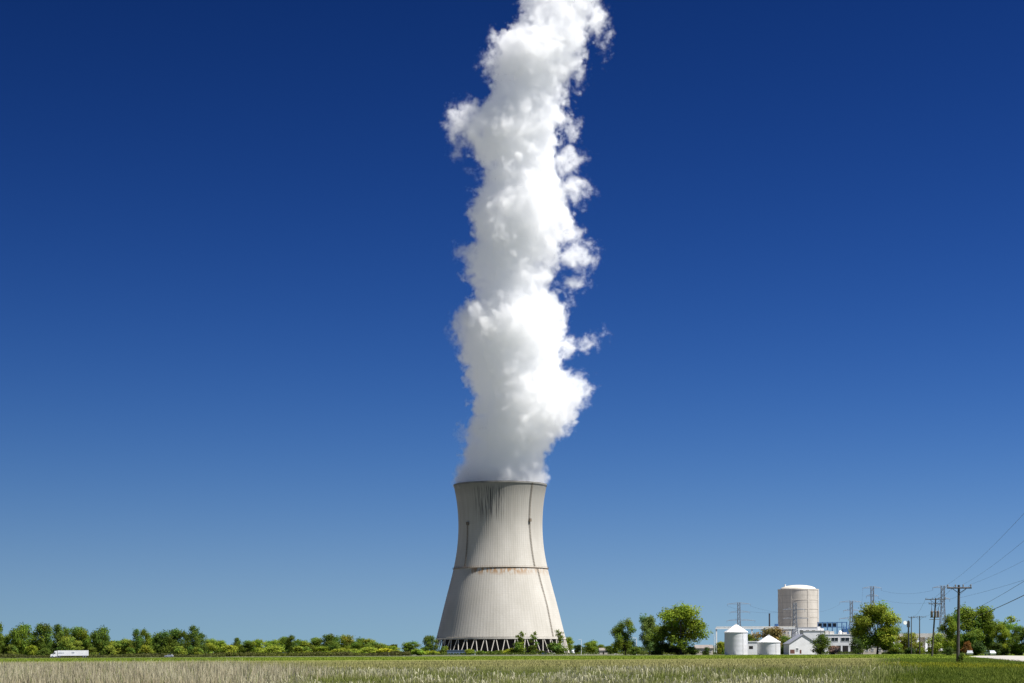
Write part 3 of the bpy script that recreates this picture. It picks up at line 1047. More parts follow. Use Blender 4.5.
def tower_r(z):
    """smooth radius of the shell at a height"""
    i = max(1, min(len(PROF_Z) - 3, int(np.searchsorted(PROF_Z, z)) - 1))
    z0, z1, z2, z3 = PROF_Z[i - 1:i + 3]
    r0, r1, r2, r3 = PROF_R[i - 1:i + 3]
    out = 0
    for zz, rr_, oth in ((z0, r0, (z1, z2, z3)), (z1, r1, (z0, z2, z3)), (z2, r2, (z0, z1, z3)), (z3, r3, (z0, z1, z2))):
        k = rr_
        for o_ in oth: k *= (z - o_) / (zz - o_)
        out += k
    return out


tower = empty('cooling_tower', (TX, TD, 0))
tag(tower, 'huge pale concrete hyperbolic cooling tower giving off a tall white steam plume', 'cooling tower')
NS, RIBS = 720, 120
zs = list(np.linspace(14.0, 146.5, 90))
prof_out = [(tower_r(z), z) for z in zs]
prof_in = [(tower_r(z) - 0.9, z) for z in zs[::-1]]
V, Q = [], []
th = np.arange(NS) * 2 * PI / NS
ph = np.arange(NS) % (NS // RIBS)
rib = np.where(ph == 0, 0.10, 0.0)
for k, (r_, z_) in enumerate(prof_out + prof_in):
    rr_ = r_ + (rib if k < len(prof_out) else 0)
    V.append(np.stack([rr_ * np.cos(th), rr_ * np.sin(th), np.full(NS, z_)], 1))
nr = len(V)
idx = np.arange(NS)
for k in range(nr):
    k2 = (k + 1) % nr
    Q.append(np.stack([k * NS + idx, k * NS + (idx + 1) % NS, k2 * NS + (idx + 1) % NS, k2 * NS + idx], 1))
sh = np_mesh('shell', np.concatenate(V), np.concatenate(Q), None, M['shell'], tower)
sh.data.polygons.foreach_set('use_smooth', [True] * len(sh.data.polygons))


def ring(name, z0, z1, r_in, r_out, mat, n=160):
    m = MB()
    vs, fs = [], []
    for r_, z_ in ((r_in, z0), (r_out, z0), (r_out, z1), (r_in, z1)):
        for i in range(n):
            t_ = 2 * PI * i / n
            vs.append((r_ * math.cos(t_), r_ * math.sin(t_), z_))
    for k in range(4):
        for i in range(n):
            j = (i + 1) % n
            k2 = (k + 1) % 4
            fs.append((k * n + i, k * n + j, k2 * n + j, k2 * n + i))
    m.add(vs, fs)
    return m.build(name, mat, tower)


M['lip'] = mat_plain('sooty_concrete', (0.19, 0.185, 0.17), 0.9, var=0.3, scale=0.15)
ring('rim', 145.6, 147.0, 39.0, 40.5, M['lip'])
ring('ring_beam', 13.2, 14.6, 54.6, 56.35, M['column_concrete'])
M['rusty'] = mat_plain('rusty_steel', (0.22, 0.145, 0.08), 0.85, var=0.5, scale=0.12)
wk = ring('walkway', 73.95, 74.2, 40.8, 41.45, M['rusty'])
# railing of the walkway
m = MB()
for i in range(120):
    t0, t1 = 2 * PI * i / 120, 2 * PI * (i + 1) / 120
    a = Vector((41.5 * math.cos(t0), 41.5 * math.sin(t0), 75.35))
    b = Vector((41.5 * math.cos(t1), 41.5 * math.sin(t1), 75.35))
    m.bar(a, b, 0.05, n=4)
    m.bar((a.x, a.y, 74.25), a, 0.045, n=4)
m.build('railing', M['rusty'], wk)
# legs: forty pairs that lean together at the top
NP = 40
mcol = MB()
mcol.bar((0, 0, 0), (0, 0, 1), 0.38, 0.36, 10)
col_src = None
for i in range(NP):
    tt = 2 * PI * (i + 0.5) / NP
    for s_ in (-1, 1):
        t_top = tt + s_ * 0.012
        t_bot = tt + s_ * (PI / NP * 0.80)
        a = Vector((59.4 * math.cos(t_bot), 59.4 * math.sin(t_bot), 0))
        b = Vector((55.5 * math.cos(t_top), 55.5 * math.sin(t_top), 13.4))
        if col_src is None:
            o = mcol.build('column', M['column_concrete'], tower)
            col_src = o
        else:
            o = col_src.copy()
            COL.objects.link(o)
            o.parent = tower
        d = b - a
        o.location = a
        o.rotation_euler = d.to_track_quat('Z', 'Y').to_euler()
        o.scale = (1, 1, d.length)
m = MB()
m.lathe([(50.5, 0.0), (50.5, 13.0), (46.0, 15.0)], 120, True, False)
m.build('fill_pack', M['fill'], tower)
m = MB()
m.lathe([(60.5, 0.0), (60.5, 0.8), (58.0, 0.8)], 120, True, False)
m.build('basin', M['column_concrete'], tower)


def shell_pt(ang, z, off=0.6):
    r_ = tower_r(z) + off
    return Vector((r_ * math.sin(ang), -r_ * math.cos(ang), z))


def tower_ladder(angz, cage=True, wdt=0.55):
    """a caged ladder up the shell: (angle, z) knots"""
    pts = []
    for (a0, z0), (a1, z1) in zip(angz[:-1], angz[1:]):
        k = max(2, int(abs(z1 - z0) / 2.5))
        for i in range(k):
            t_ = i / k
            pts.append(shell_pt(a0 + (a1 - a0) * t_, z0 + (z1 - z0) * t_))
    pts.append(shell_pt(*angz[-1]))
    m = MB()
    for p0, p1 in zip(pts[:-1], pts[1:]):
        side = Vector((-p0.y, p0.x, 0)).normalized() * wdt
        m.bar(p0 - side, p1 - side, 0.13, n=4)
        m.bar(p0 + side, p1 + side, 0.13, n=4)
        m.bar(p0 - side, p0 + side, 0.10, n=4)
        m.bar(p0 - side, p1 + side, 0.08, n=4)
    return m.build('ladder', M['ladder'], tower)


def ang_of(px, z):
    py = 653 - (z - EYE) / S
    return math.asin(max(-1, min(1, (at(px, py, TD).x - TX) / (tower_r(z)))))


tower_ladder([(ang_of(532, 146), 146), (ang_of(529.5, 128), 128), (ang_of(529, 113), 113), (ang_of(534, 75), 75)])
tower_ladder([(ang_of(536.5, 74), 74), (ang_of(546, 42), 42), (ang_of(552, 15), 15)])
tower_ladder([(ang_of(468.5, 112), 112), (ang_of(466, 75), 75)])
for (px_, z_) in ((529.2, 114.5), (468.8, 112)):
    p0 = shell_pt(ang_of(px_, z_), z_, 0.75)
    m = MB().box(-1.1, 1.1, -0.7, 0.7, -1.3, 1.3)
    o = m.build('landing_box', M['ladder'], tower)
    o.location = p0
    o.rotation_euler = (0, 0, ang_of(px_, z_))

# ------------------------------------------------------------------ steam plume
# traced outline: row, left, right (solid part)
OUT = [(492, 455, 546), (483, 453, 548), (472, 455, 548.5), (459, 460, 548), (448, 464, 551), (434, 463, 566), (415, 469, 571), (400, 476, 582),
       (386, 474, 578), (368, 463, 564), (346, 462, 566), (331, 457, 568), (313, 459, 566), (295, 468, 553), (276, 473, 556), (258, 466, 555),
       (238, 470, 566), (220, 472, 569), (201, 475, 567), (183, 480, 566), (165, 484, 560), (148, 476, 556), (133, 466, 560), (120, 470, 562), (106, 482, 564),
       (91, 492, 568), (73, 489, 580), (55, 484, 586), (37, 499, 590), (18, 522, 592), (0, 525, 597), (-25, 535, 612)]
LEAN_Z = [140.0, 152, 190, 250, 350, 460, 585]
LEAN_Y = [0.0, 0, -7, -20, -36, -50, -56]


def lean(z): return float(np.interp(z, LEAN_Z, LEAN_Y))


def at_plume(px, py):
    p = at(px, py, TD)
    for _ in range(3): p = at(px, py, TD + lean(p.z))
    return p


PZ = np.array([at_plume(500, o_[0]).z for o_ in OUT])
PC = np.array([(at_plume(o_[1], o_[0]).x + at_plume(o_[2], o_[0]).x) / 2 - TX for o_ in OUT])
PR = np.array([(o_[2] - o_[1]) / 2 * S for o_ in OUT])
ZB, ZT = float(PZ.min()), float(PZ.max())
PR = np.concatenate([PR[:3], np.convolve(PR, [.22, .56, .22], 'same')[3:-3] + 0.5, PR[-3:]])
PC = np.concatenate([PC[:2], np.convolve(PC, [.25, .5, .25], 'same')[2:-2], PC[-2:]])
# side puffs and shreds: px, py, rx px, rz px, depth m, weight
PUFF = [(472, 124, 20, 15, -4, 1.0), (482, 135, 14, 18, 0, 1.0), (568, 163, 17, 16, 0, .85), (574, 190, 17, 15, 3, .85), (573, 257, 20, 13, -4, .9), (570, 236, 13, 13, 0, .9),
        (572, 280, 14, 9, 4, .8), (585, 342, 17, 9, 0, .75), (570, 345, 12, 12, 0, .9), (575, 392, 16, 18, -4, 1.0), (572, 130, 10, 16, 0, .8), (596, 20, 14, 20, 0, .85), (492, 62, 14, 16, 0, .9), (463, 330, 10, 20, 0, .9),
        (460, 128, 13, 20, -6, 1.0), (472, 112, 14, 9, -10, 1.0), (456, 145, 9, 13, 4, .8), (480, 60, 8, 9, 0, .9), (494, 40, 9, 9, 6, .9),
        (607, 40, 6, 16, 0, .75), (599, 15, 9, 12, 0, .8), (582, 76, 8, 9, 5, .9), (573, 150, 10, 9, -5, .75), (585, 160, 10, 8, 0, .7), (588, 188, 10, 8, 3, .75),
        (577, 203, 10, 7, -6, .8), (580, 248, 15, 9, 0, .85), (592, 262, 8, 9, 0, .8), (577, 275, 10, 7, 4, .7), (585, 283, 10, 5, 0, .6), (566, 300, 9, 6, 0, .7),
        (597, 338, 13, 6, 0, .75), (606, 331, 6, 6, 0, .7), (584, 345, 8, 5, 0, .65), (578, 395, 10, 13, -8, 1.0), (585, 399, 6, 9, -5, .9), (563, 428, 8, 10, -10, 1.0),
        (465, 434, 9, 9, -10, 1.0), (458, 330, 8, 14, 0, .9), (463, 252, 9, 9, 0, .85), (471, 168, 7, 7, 0, .5), (566, 375, 10, 8, 0, .8), (471, 205, 7, 9, 0, .7)]


class Ex:
    """number fields of a geometry node tree, written as sums"""
    nt = None

    def __init__(s, sock): s.s = sock

    @staticmethod
    def m(op, *a):
        n = Ex.nt.nodes.new('ShaderNodeMath')
        n.operation = op
        for i, x in enumerate(a):
            if isinstance(x, Ex): Ex.nt.links.new(x.s, n.inputs[i])
            else: n.inputs[i].default_value = float(x)
        return Ex(n.outputs[0])

    def __add__(s, o): return Ex.m('ADD', s, o)
    __radd__ = __add__
    def __sub__(s, o): return Ex.m('SUBTRACT', s, o)
    def __rsub__(s, o): return Ex.m('SUBTRACT', o, s)
    def __mul__(s, o): return Ex.m('MULTIPLY', s, o)
    __rmul__ = __mul__
    def __truediv__(s, o): return Ex.m('DIVIDE', s, o)


def plume_field(nt, core=False):
    """metres inside (+) or outside (-) of the ragged steam surface"""
    Ex.nt = nt
    pos = nt.nodes.new('GeometryNodeInputPosition')

    def noise(vec, scale, detail, rough=0.5):
        n = nt.nodes.new('ShaderNodeTexNoise')
        n.inputs['Scale'].default_value = scale
        n.inputs['Detail'].default_value = detail
        n.inputs['Roughness'].default_value = rough
        nt.links.new(vec, n.inputs['Vector'])
        return n

    # the whole plume is stirred a little before it is measured
    wz = noise(pos.outputs[0], 1 / 42.0, 3.0)
    sub = nt.nodes.new('ShaderNodeVectorMath')
    sub.operation = 'SUBTRACT'
    sub.inputs[1].default_value = (0.5, 0.5, 0.5)
    nt.links.new(wz.outputs['Color'], sub.inputs[0])
    # stir grows above the lip
    sp0 = nt.nodes.new('ShaderNodeSeparateXYZ')
    nt.links.new(pos.outputs[0], sp0.inputs[0])
    grow = Ex.m('MINIMUM', Ex.m('MAXIMUM', (Ex(sp0.outputs[2]) - (ZB + 8.0)) / 45.0, 0.0), 1.0)
    scl = nt.nodes.new('ShaderNodeVectorMath')
    scl.operation = 'SCALE'
    nt.links.new(sub.outputs[0], scl.inputs[0])
    nt.links.new((grow * 18.0).s, scl.inputs['Scale'])
    add = nt.nodes.new('ShaderNodeVectorMath')
    add.operation = 'ADD'
    nt.links.new(pos.outputs[0], add.inputs[0])
    nt.links.new(scl.outputs[0], add.inputs[1])
    sp = nt.nodes.new('ShaderNodeSeparateXYZ')
    nt.links.new(add.outputs[0], sp.inputs[0])
    x, y, z = Ex(sp.outputs[0]), Ex(sp.outputs[1]), Ex(sp.outputs[2])
    t = (z - ZB) / (ZT - ZB)

    def curve(zv, vals, lo, hi):
        n = nt.nodes.new('ShaderNodeFloatCurve')
        c = n.mapping.curves[0]
        pts = sorted(((a - ZB) / (ZT - ZB), (b - lo) / (hi - lo)) for a, b in zip(zv, vals))
        while len(c.points) < len(pts): c.points.new(0.5, 0.5)
        for p_, (a, b) in zip(c.points, pts): p_.location = (a, b)
        n.mapping.update()
        nt.links.new(t.s, n.inputs['Value'])
        return Ex(n.outputs[0]) * (hi - lo) + lo

    cx = curve(PZ, PC, -20, 80)
    rad = curve(PZ, PR, 20, 60)
    # the wind also leans the plume toward the field
    y = y - curve([ZB] + LEAN_Z[1:-1] + [ZT], LEAN_Y, -60, 5)
    dx, dy = x - cx, y * 1.08
    body = rad - Ex.m('SQRT', dx * dx + dy * dy) - 1.0
    puffs = None
    for (px, py, rx, rz, dep, wt) in PUFF:
        p = at_plume(px, py)
        ax, az = (x - (p.x - TX)) / (rx * S), (z - p.z) / (rz * S)
        ay = (y - dep) / (0.5 * (rx + rz) * S)
        r_ = Ex.m('SQRT', ax * ax + ay * ay + az * az)
        f = (1.0 - r_) * (min(rx, rz) * S) * 1.1 - (1.0 - wt) * 9.0
        if puffs is None: puffs = f
        else: puffs = Ex.m('MAXIMUM', puffs, f)
    # billows: big, middle and fine
    n1 = Ex(noise(add.outputs[0], 1 / 24.0, 3.0, 0.55).outputs['Fac'])
    bil = 1.0 - Ex.m('ABSOLUTE', (Ex(noise(add.outputs[0], 1 / 13.0, 1.0).outputs['Fac']) - 0.5) * 4.0)
    bil2 = 1.0 - Ex.m('ABSOLUTE', (Ex(noise(add.outputs[0], 1 / 5.5, 1.0).outputs['Fac']) - 0.5) * 4.0)
    n3 = Ex(noise(add.outputs[0], 1 / 11.0, 6.0, 0.66).outputs['Fac'])
    rag = Ex.m('MINIMUM', Ex.m('MAXIMUM', (Ex(sp0.outputs[2]) - 190.0) / 220.0, 0.0), 1.0)
    disp = (n1 - 0.5) * 30.0 + (0.45 - bil) * 6.0 + (0.45 - bil2) * 4.0 + (n3 - 0.5) * (30.0 + rag * 12.0)
    amp = 0.40 + grow * 0.60
    if core:
        return body + (n1 - 0.5) * 12.0 * amp + (0.45 - bil) * 1.5 * amp
    fine = Ex(noise(add.outputs[0], 1 / 8.0, 5.0, 0.68).outputs['Fac'])
    shred = puffs + (fine - 0.5) * 44.0 + 0.5
    shred = Ex.m('MINIMUM', shred * 0.5, 3.6)
    return Ex.m('SMOOTH_MAX', body + disp * amp + 1.0, shred, 2.0)


BX = (at(432, 300, TD).x - TX, at(640, 300, TD).x - TX)
BMIN, BMAX = Vector((BX[0], -112, 143.0)), Vector((BX[1], 56, ZT - 2.0))
VOX = 1.0


def plume_tree(name, mode, mat):
    nt = bpy.data.node_groups.new(name, 'GeometryNodeTree')
    nt.interface.new_socket('Geometry', in_out='INPUT', socket_type='NodeSocketGeometry')
    nt.interface.new_socket('Geometry', in_out='OUTPUT', socket_type='NodeSocketGeometry')
    go = nt.nodes.new('NodeGroupOutput')
    f = plume_field(nt, mode == 'core')
    vc = nt.nodes.new('GeometryNodeVolumeCube')
    vc.inputs['Min'].default_value = BMIN
    vc.inputs['Max'].default_value = BMAX
    vox = VOX if mode == 'veil' else 1.9
    for k, ax in enumerate('XYZ'):
        vc.inputs['Resolution ' + ax].default_value = int((BMAX[k] - BMIN[k]) / vox)
    if mode == 'veil':
        d = Ex.m('MINIMUM', Ex.m('MAXIMUM', f / 5.0, 0.0), 1.0)
        d = d * d * (3.0 - 2.0 * d)
        # thick and thin inside too
        pz_ = nt.nodes.new('GeometryNodeInputPosition')
        nz_ = nt.nodes.new('ShaderNodeTexNoise')
        nz_.inputs['Scale'].default_value = 1 / 9.0
        nz_.inputs['Detail'].default_value = 5.0
        nz_.inputs['Roughness'].default_value = 0.65
        nz_.inputs['Distortion'].default_value = 0.6
        nt.links.new(pz_.outputs[0], nz_.inputs['Vector'])
        d = d * Ex.m('MAXIMUM', (Ex(nz_.outputs['Fac']) - 0.36) * 7.0, 0.12)
        vc.inputs['Background'].default_value = 0.0
        nt.links.new(d.s, vc.inputs['Density'])
        last = vc.outputs[0]
    else:
        vc.inputs['Background'].default_value = -20.0
        nt.links.new(f.s, vc.inputs['Density'])
        vm = nt.nodes.new('GeometryNodeVolumeToMesh')
        vm.inputs['Threshold'].default_value = CORE_IN
        vm.inputs['Adaptivity'].default_value = 0.0
        nt.links.new(vc.outputs[0], vm.inputs[0])
        ss = nt.nodes.new('GeometryNodeSetShadeSmooth')
        nt.links.new(vm.outputs[0], ss.inputs[0])
        last = ss.outputs[0]
    sm = nt.nodes.new('GeometryNodeSetMaterial')
    sm.inputs['Material'].default_value = mat
    nt.links.new(last, sm.inputs[0])
    nt.links.new(sm.outputs[0], go.inputs[0])
    return nt


CORE_IN = 20.0
m, nt, out = new_mat('steam_core_white')
p = N(nt, 'ShaderNodeBsdfDiffuse')
p.inputs[0].default_value = (0.995, 0.995, 0.995, 1)
pt = N(nt, 'ShaderNodeBsdfTranslucent')
pt.inputs[0].default_value = (0.995, 0.995, 0.995, 1)
pm = N(nt, 'ShaderNodeMixShader')
pm.inputs[0].default_value = 0.5
nt.links.new(p.outputs[0], pm.inputs[1])
nt.links.new(pt.outputs[0], pm.inputs[2])
nt.links.new(pm.outputs[0], out.inputs['Surface'])
M['steam_core'] = m
m, nt, out = new_mat('steam_veil_white')
p = N(nt, 'ShaderNodeVolumePrincipled')
at_ = N(nt, 'ShaderNodeAttribute', attribute_name='density')
mu = N(nt, 'ShaderNodeMath', operation='MULTIPLY')
mu.inputs[1].default_value = 0.11
nt.links.new(at_.outputs['Fac'], mu.inputs[0])
nt.links.new(mu.outputs[0], p.inputs['Density'])
p.inputs['Density Attribute'].default_value = ''
p.inputs['Color'].default_value = (1.0, 1.0, 1.0, 1)
p.inputs['Anisotropy'].default_value = 0.1
nt.links.new(p.outputs[0], out.inputs['Volume'])
M['steam_veil'] = m

plume = empty('steam_plume', (TX, TD, 0))
tag(plume, 'tall billowing white steam plume rising from the mouth of the cooling tower', 'steam')
for nm, mode, mt in (('steam_core', 'core', M['steam_core']), ('steam_veil', 'veil', M['steam_veil'])):
    me = bpy.data.meshes.new(nm) if mode == 'core' else bpy.data.volumes.new(nm)
    me.materials.append(mt)
    o = bpy.data.objects.new(nm, me)
    COL.objects.link(o)
    o.parent = plume
    md = o.modifiers.new('steam', 'NODES')
    md.node_group = plume_tree(nm + '_shape', mode, mt)

# ------------------------------------------------------------------ reactor building and plant
def local(px, py, D, base):
    p = at(px, py, D)
    return p.x - base.x, p.z


def thing(name, px, D, label, cat, group=None, rz=0.0):
    o = empty(name, (at(px, 650, D).x, D, 0), rz)
    return tag(o, label, cat, group)


M['dome_concrete'] = None


def panel_concrete(name, c, lift, ribs):
    m, nt, out = new_mat(name)
    L = nt.links
    tc = N(nt, 'ShaderNodeTexCoord')
    sep = N(nt, 'ShaderNodeSeparateXYZ')
    L.new(tc.outputs['Object'], sep.inputs[0])
    nz = N(nt, 'ShaderNodeTexNoise')
    nz.inputs['Scale'].default_value = 0.12
    nz.inputs['Detail'].default_value = 6
    mp = N(nt, 'ShaderNodeMapping')
    mp.inputs['Scale'].default_value = (1, 1, 0.35)
    L.new(tc.outputs['Object'], mp.inputs[0])
    L.new(mp.outputs[0], nz.inputs['Vector'])
    r = N(nt, 'ShaderNodeValToRGB')
    r.color_ramp.elements[0].position = 0.32
    r.color_ramp.elements[0].color = rgba([x * 0.80 for x in c])
    r.color_ramp.elements[1].position = 0.68
    r.color_ramp.elements[1].color = rgba(c)
    L.new(nz.outputs['Fac'], r.inputs[0])
    dv = N(nt, 'ShaderNodeMath', operation='DIVIDE')
    dv.inputs[1].default_value = lift
    L.new(sep.outputs[2], dv.inputs[0])
    fr = N(nt, 'ShaderNodeMath', operation='FRACT')
    L.new(dv.outputs[0], fr.inputs[0])
    lt = N(nt, 'ShaderNodeMath', operation='LESS_THAN')
    lt.inputs[1].default_value = 0.12
    L.new(fr.outputs[0], lt.inputs[0])
    ml = N(nt, 'ShaderNodeMath', operation='MULTIPLY')
    ml.inputs[1].default_value = 0.3
    L.new(lt.outputs[0], ml.inputs[0])
    mx = N(nt, 'ShaderNodeMix', data_type='RGBA')
    L.new(ml.outputs[0], mx.inputs[0])
    L.new(r.outputs[0], mx.inputs[6])
    mx.inputs[7].default_value = rgba([x * 0.55 for x in c])
    p = N(nt, 'ShaderNodeBsdfPrincipled')
    p.inputs['Roughness'].default_value = 0.9
    p.inputs['Specular IOR Level'].default_value = 0.2
    L.new(mx.outputs[2], p.inputs['Base Color'])
    L.new(p.outputs[0], out.inputs[0])
    return m


M['dome_concrete'] = panel_concrete('reactor_concrete', (0.52, 0.475, 0.41), 7.5, 0)
M['dome_top'] = mat_plain('dome_top', (0.60, 0.55, 0.47), 0.8, var=0.15, scale=0.1)
RD = 1950.0
rb = thing('reactor_building', 798.3, RD, 'round beige concrete reactor building with a shallow domed top and flat buttress strips', 'reactor building')
rs_ = RD / F
rt = at(798, 589.3, RD).z
rR = 20.0 * rs_
m = MB()
m.lathe([(rR, 0), (rR, rt - 1.2), (rR + 0.25, rt - 1.2), (rR + 0.25, rt)], 72, True, False)
o = m.build('wall', M['dome_concrete'], rb)
m = MB()
prof = []
for i in range(9):
    a = i / 8 * PI / 2
    prof.append((max(0.05, (rR - 2.5) * math.cos(a)), rt + 0.01 + 4.6 * math.sin(a)))
m.lathe(prof, 72, True, False)
m.build('dome', M['dome_top'], rb, smooth=True)
for px in (788.2, 805.6, 817.0, 780.5):
    xx = (px - 798.3) * rs_
    yy = -math.sqrt(max(0.0, rR * rR - xx * xx))
    m = MB().box(-1.1, 1.1, -0.35, 0.8, 0, rt - 0.4)
    o = m.build('buttress', M['dome_concrete'], rb)
    o.location = (xx, yy, 0)
    o.rotation_euler = (0, 0, math.atan2(xx, -yy))
for py in (600.5, 609.5, 618.0):
    z_ = at(798, py, RD).z
    m = MB()
    m.lathe([(rR + 0.12, z_), (rR + 0.2, z_ + 0.1), (rR + 0.2, z_ + 0.7), (rR + 0.12, z_ + 0.8)], 72, False, False)
    m.build('band', M['beige_wall'], rb)
x_, z_ = local(784.5, 585, RD, rb.location)
MB().lathe([(0.8, rt - 0.2), (0.8, z_), (1.0, z_), (1.0, z_ + 0.4)], 12, cx=x_, cy=-4).build('vent_pipe', M['white_paint'], rb)
x_, z_ = local(818.4, 589, RD, rb.location)
MB().box(x_ - .3, x_ + .5, -0.5, .5, 0, z_).build('pipe', M['white_paint'], rb)


def wall_block(root, x0, x1, y0, y1, z0, z1, mat, name='wall'):
    return MB().box(x0, x1, y0, y1, z0, z1).build(name, mat, root)


def flat_building(px0, px1, top, D, depth, label, mat, roofmat, name='building', cat='building', base_px=None, group=None):
    pc = (px0 + px1) / 2
    b = thing(name, pc, D, label, cat, group)
    hw = (px1 - px0) / 2 * D / F
    h = at(pc, top, D).z
    wl = wall_block(b, -hw, hw, 0, depth, 0, h - 0.35, mat)
    MB().box(-hw - .25, hw + .25, -.25, depth + .25, h - 0.348, h).build('roof', roofmat, b)
    return b, hw, h


def put_window(root, D, px0, px1, py0, py1, mat=None, proud=0.03, name='window', fr=True):
    """a pane in a frame on the front wall of a building whose front is y = 0"""
    bx = root.location
    a, c = at(px0, py1, D), at(px1, py0, D)
    x0, x1, z0, z1 = a.x - bx.x, c.x - bx.x, max(0.03, a.z), c.z
    m = MB().box(x0, x1, -proud, 0.1, z0, z1)
    o = m.build(name, mat or M['dark_glass'], root)
    if fr:
        t = 0.16
        q = MB().box(x0 - t, x1 + t, -proud - .07, -proud + .02, z1, z1 + t).box(x0 - t, x1 + t, -proud - .1, -proud + .02, z0 - t, z0)
        q.box(x0 - t, x0, -proud - .07, -proud + .02, z0, z1).box(x1, x1 + t, -proud - .07, -proud + .02, z0, z1)
        q.box((x0 + x1) / 2 - .06, (x0 + x1) / 2 + .06, -proud - .05, -proud - .002, z0, z1)
        q.build('frame', M['white_paint'], o)
    return o


# turbine hall side buildings below the reactor
b, hw, h = flat_building(767, 796, 629.5, 1700, 30, 'low beige flat roofed hall at the foot of the reactor building', M['beige_wall'], M['pale_roof'])
for i in range(6):
    put_window(b, 1700, 771 + i * 4.2, 773.2 + i * 4.2, 632.2, 633.4)
b, hw, h = flat_building(796, 822, 627, 1650, 24, 'pale grey block between the reactor building and the white barn', M['white_wall'], M['pale_roof'])
for i in range(3):
    put_window(b, 1650, 800 + i * 6, 803 + i * 6, 630, 632)
# stack with its platform
b = thing('exhaust_stack', 769.6, 1720, 'thin dark exhaust stack on a dark platform left of the reactor building', 'stack')
z0, z1 = at(769, 626.5, 1720).z, at(769, 614, 1720).z
MB().lathe([(.75, z0), (.7, z1), (.85, z1), (.85, z1 + .5)], 14).build('flue', M['dark_steel'], b, smooth=False)
m = MB().box(-3, 8, -3, 3, z0 - 2.2, z0)
m.build('platform', M['dark_steel'], b)
for x_ in (-2.6, 2.4, 7.4):
    MB().box(x_ - .25, x_ + .25, -.25, .25, 0, z0 - 2.202).build('leg', M['dark_steel'], b)
MB().box(5, 8, -2, 2, z0 + .003, z0 + 2.4).build('cabinet', M['blue_steel'], b)

# pipe bridge
PB = 1250.0
b = thing('pipe_bridge', 716.5, PB, 'long thin white pipe bridge running behind the grain bins toward the reactor', 'pipe bridge')
sb = PB / F
zt = at(740, 627.6, PB).z
x1 = (795 - 716.5) * sb
MB().box(-.8, x1, -.8, .8, zt - .95, zt).build('deck', M['white_paint'], b)
for px in (716.5, 735, 752, 771, 790):
    x_ = (px - 716.5) * sb
    MB().box(x_ - .45, x_ + .45, -.4, .4, 0, zt - .953).build('leg', M['white_paint'], b)
m = MB()
m.bar((0, -.6, zt + .5), (x1, -.6, zt + .5), .22)
m.bar((0, .5, zt + .4), (x1, .5, zt + .4), .3)
m.build('pipe', M['pale_roof'], b)
b = thing('lamp_post', 714.2, 1100, 'thin white lamp post left of the pipe bridge end', 'lamp post')
z_ = at(714, 635, 1100).z
MB().bar((0, 0, 0), (0, 0, z_), .2, .12, 8).build('post', M['white_paint'], b)
MB().box(-.9, .2, -.2, .2, z_, z_ + .2).build('lamp_head', M['white_paint'], b)

# ------------------------------------------------------------------ grain bins
def galv():
    m, nt, out = new_mat('galvanised_sheet')
    tc = N(nt, 'ShaderNodeTexCoord')
    nz = N(nt, 'ShaderNodeTexNoise')
    nz.inputs['Scale'].default_value = 0.6
    nz.inputs['Detail'].default_value = 5
    nt.links.new(tc.outputs['Object'], nz.inputs['Vector'])
    r = N(nt, 'ShaderNodeValToRGB')
    r.color_ramp.elements[0].color = (0.60, 0.60, 0.61, 1)
    r.color_ramp.elements[1].color = (0.78, 0.78, 0.79, 1)
    nt.links.new(nz.outputs['Fac'], r.inputs[0])
    p = N(nt, 'ShaderNodeBsdfPrincipled')
    p.inputs['Roughness'].default_value = 0.45
    p.inputs['Metallic'].default_value = 0.25
    nt.links.new(r.outputs[0], p.inputs['Base Color'])
    nt.links.new(p.outputs[0], out.inputs[0])
    return m


M['galv'] = galv()


def grain_bin(px0, px1, eave, apex, D, label):
    pc = (px0 + px1) / 2
    b = thing('grain_bin', pc, D, label, 'grain bin', 'round metal grain bins')
    r_ = (px1 - px0) / 2 * D / F
    ze, za = at(pc, eave, D).z, at(pc, apex, D).z
    prof = [(r_, 0)]
    k = int(ze / 0.3)
    for i in range(k):
        prof.append((r_ + (0.035 if i % 2 else -0.015), (i + .5) * ze / k))
    prof.append((r_, ze))
    MB().lathe(prof, 64, True, False).build('wall', M['galv'], b)
    rf = MB().lathe([(r_ + .3, ze - .12), (r_ + .3, ze + .02), (0.55, za - .25)], 40, True, True).build('roof', M['galv'], b)
    MB().lathe([(0.55, za - .248), (0.6, za + .05), (0.3, za + .25)], 20).build('cap', M['galv'], rf)
    q = MB()
    for i in range(20):
        a = 2 * PI * i / 20
        c_, s_ = math.cos(a), math.sin(a)
        q.bar(((r_ + .28) * c_, (r_ + .28) * s_, ze + .08), (.6 * c_, .6 * s_, za - .19), .05, n=4)
    q.build('roof_rib', M['galv'], rf)
    q = MB()
    a = R(-60)
    for s_ in (-.2, .2):
        q.bar(((r_ + .15) * math.cos(a) + s_, (r_ + .15) * math.sin(a), 0.4), ((r_ + .15) * math.cos(a) + s_, (r_ + .15) * math.sin(a), ze), .04, n=4)
    for i in range(int(ze / .4)):
        q.bar(((r_ + .15) * math.cos(a) - .2, (r_ + .15) * math.sin(a), .5 + i * .4), ((r_ + .15) * math.cos(a) + .2, (r_ + .15) * math.sin(a), .5 + i * .4), .03, n=4)
    q.build('ladder', M['galv'], b)
    a = R(-100)
    o = MB().box(-.45, .45, -.08, .08, .5, 2.3).build('door', M['galv'], b)
    o.location = ((r_ + .03) * math.cos(a), (r_ + .03) * math.sin(a), 0)
    o.rotation_euler = (0, 0, a + PI / 2)
    return b


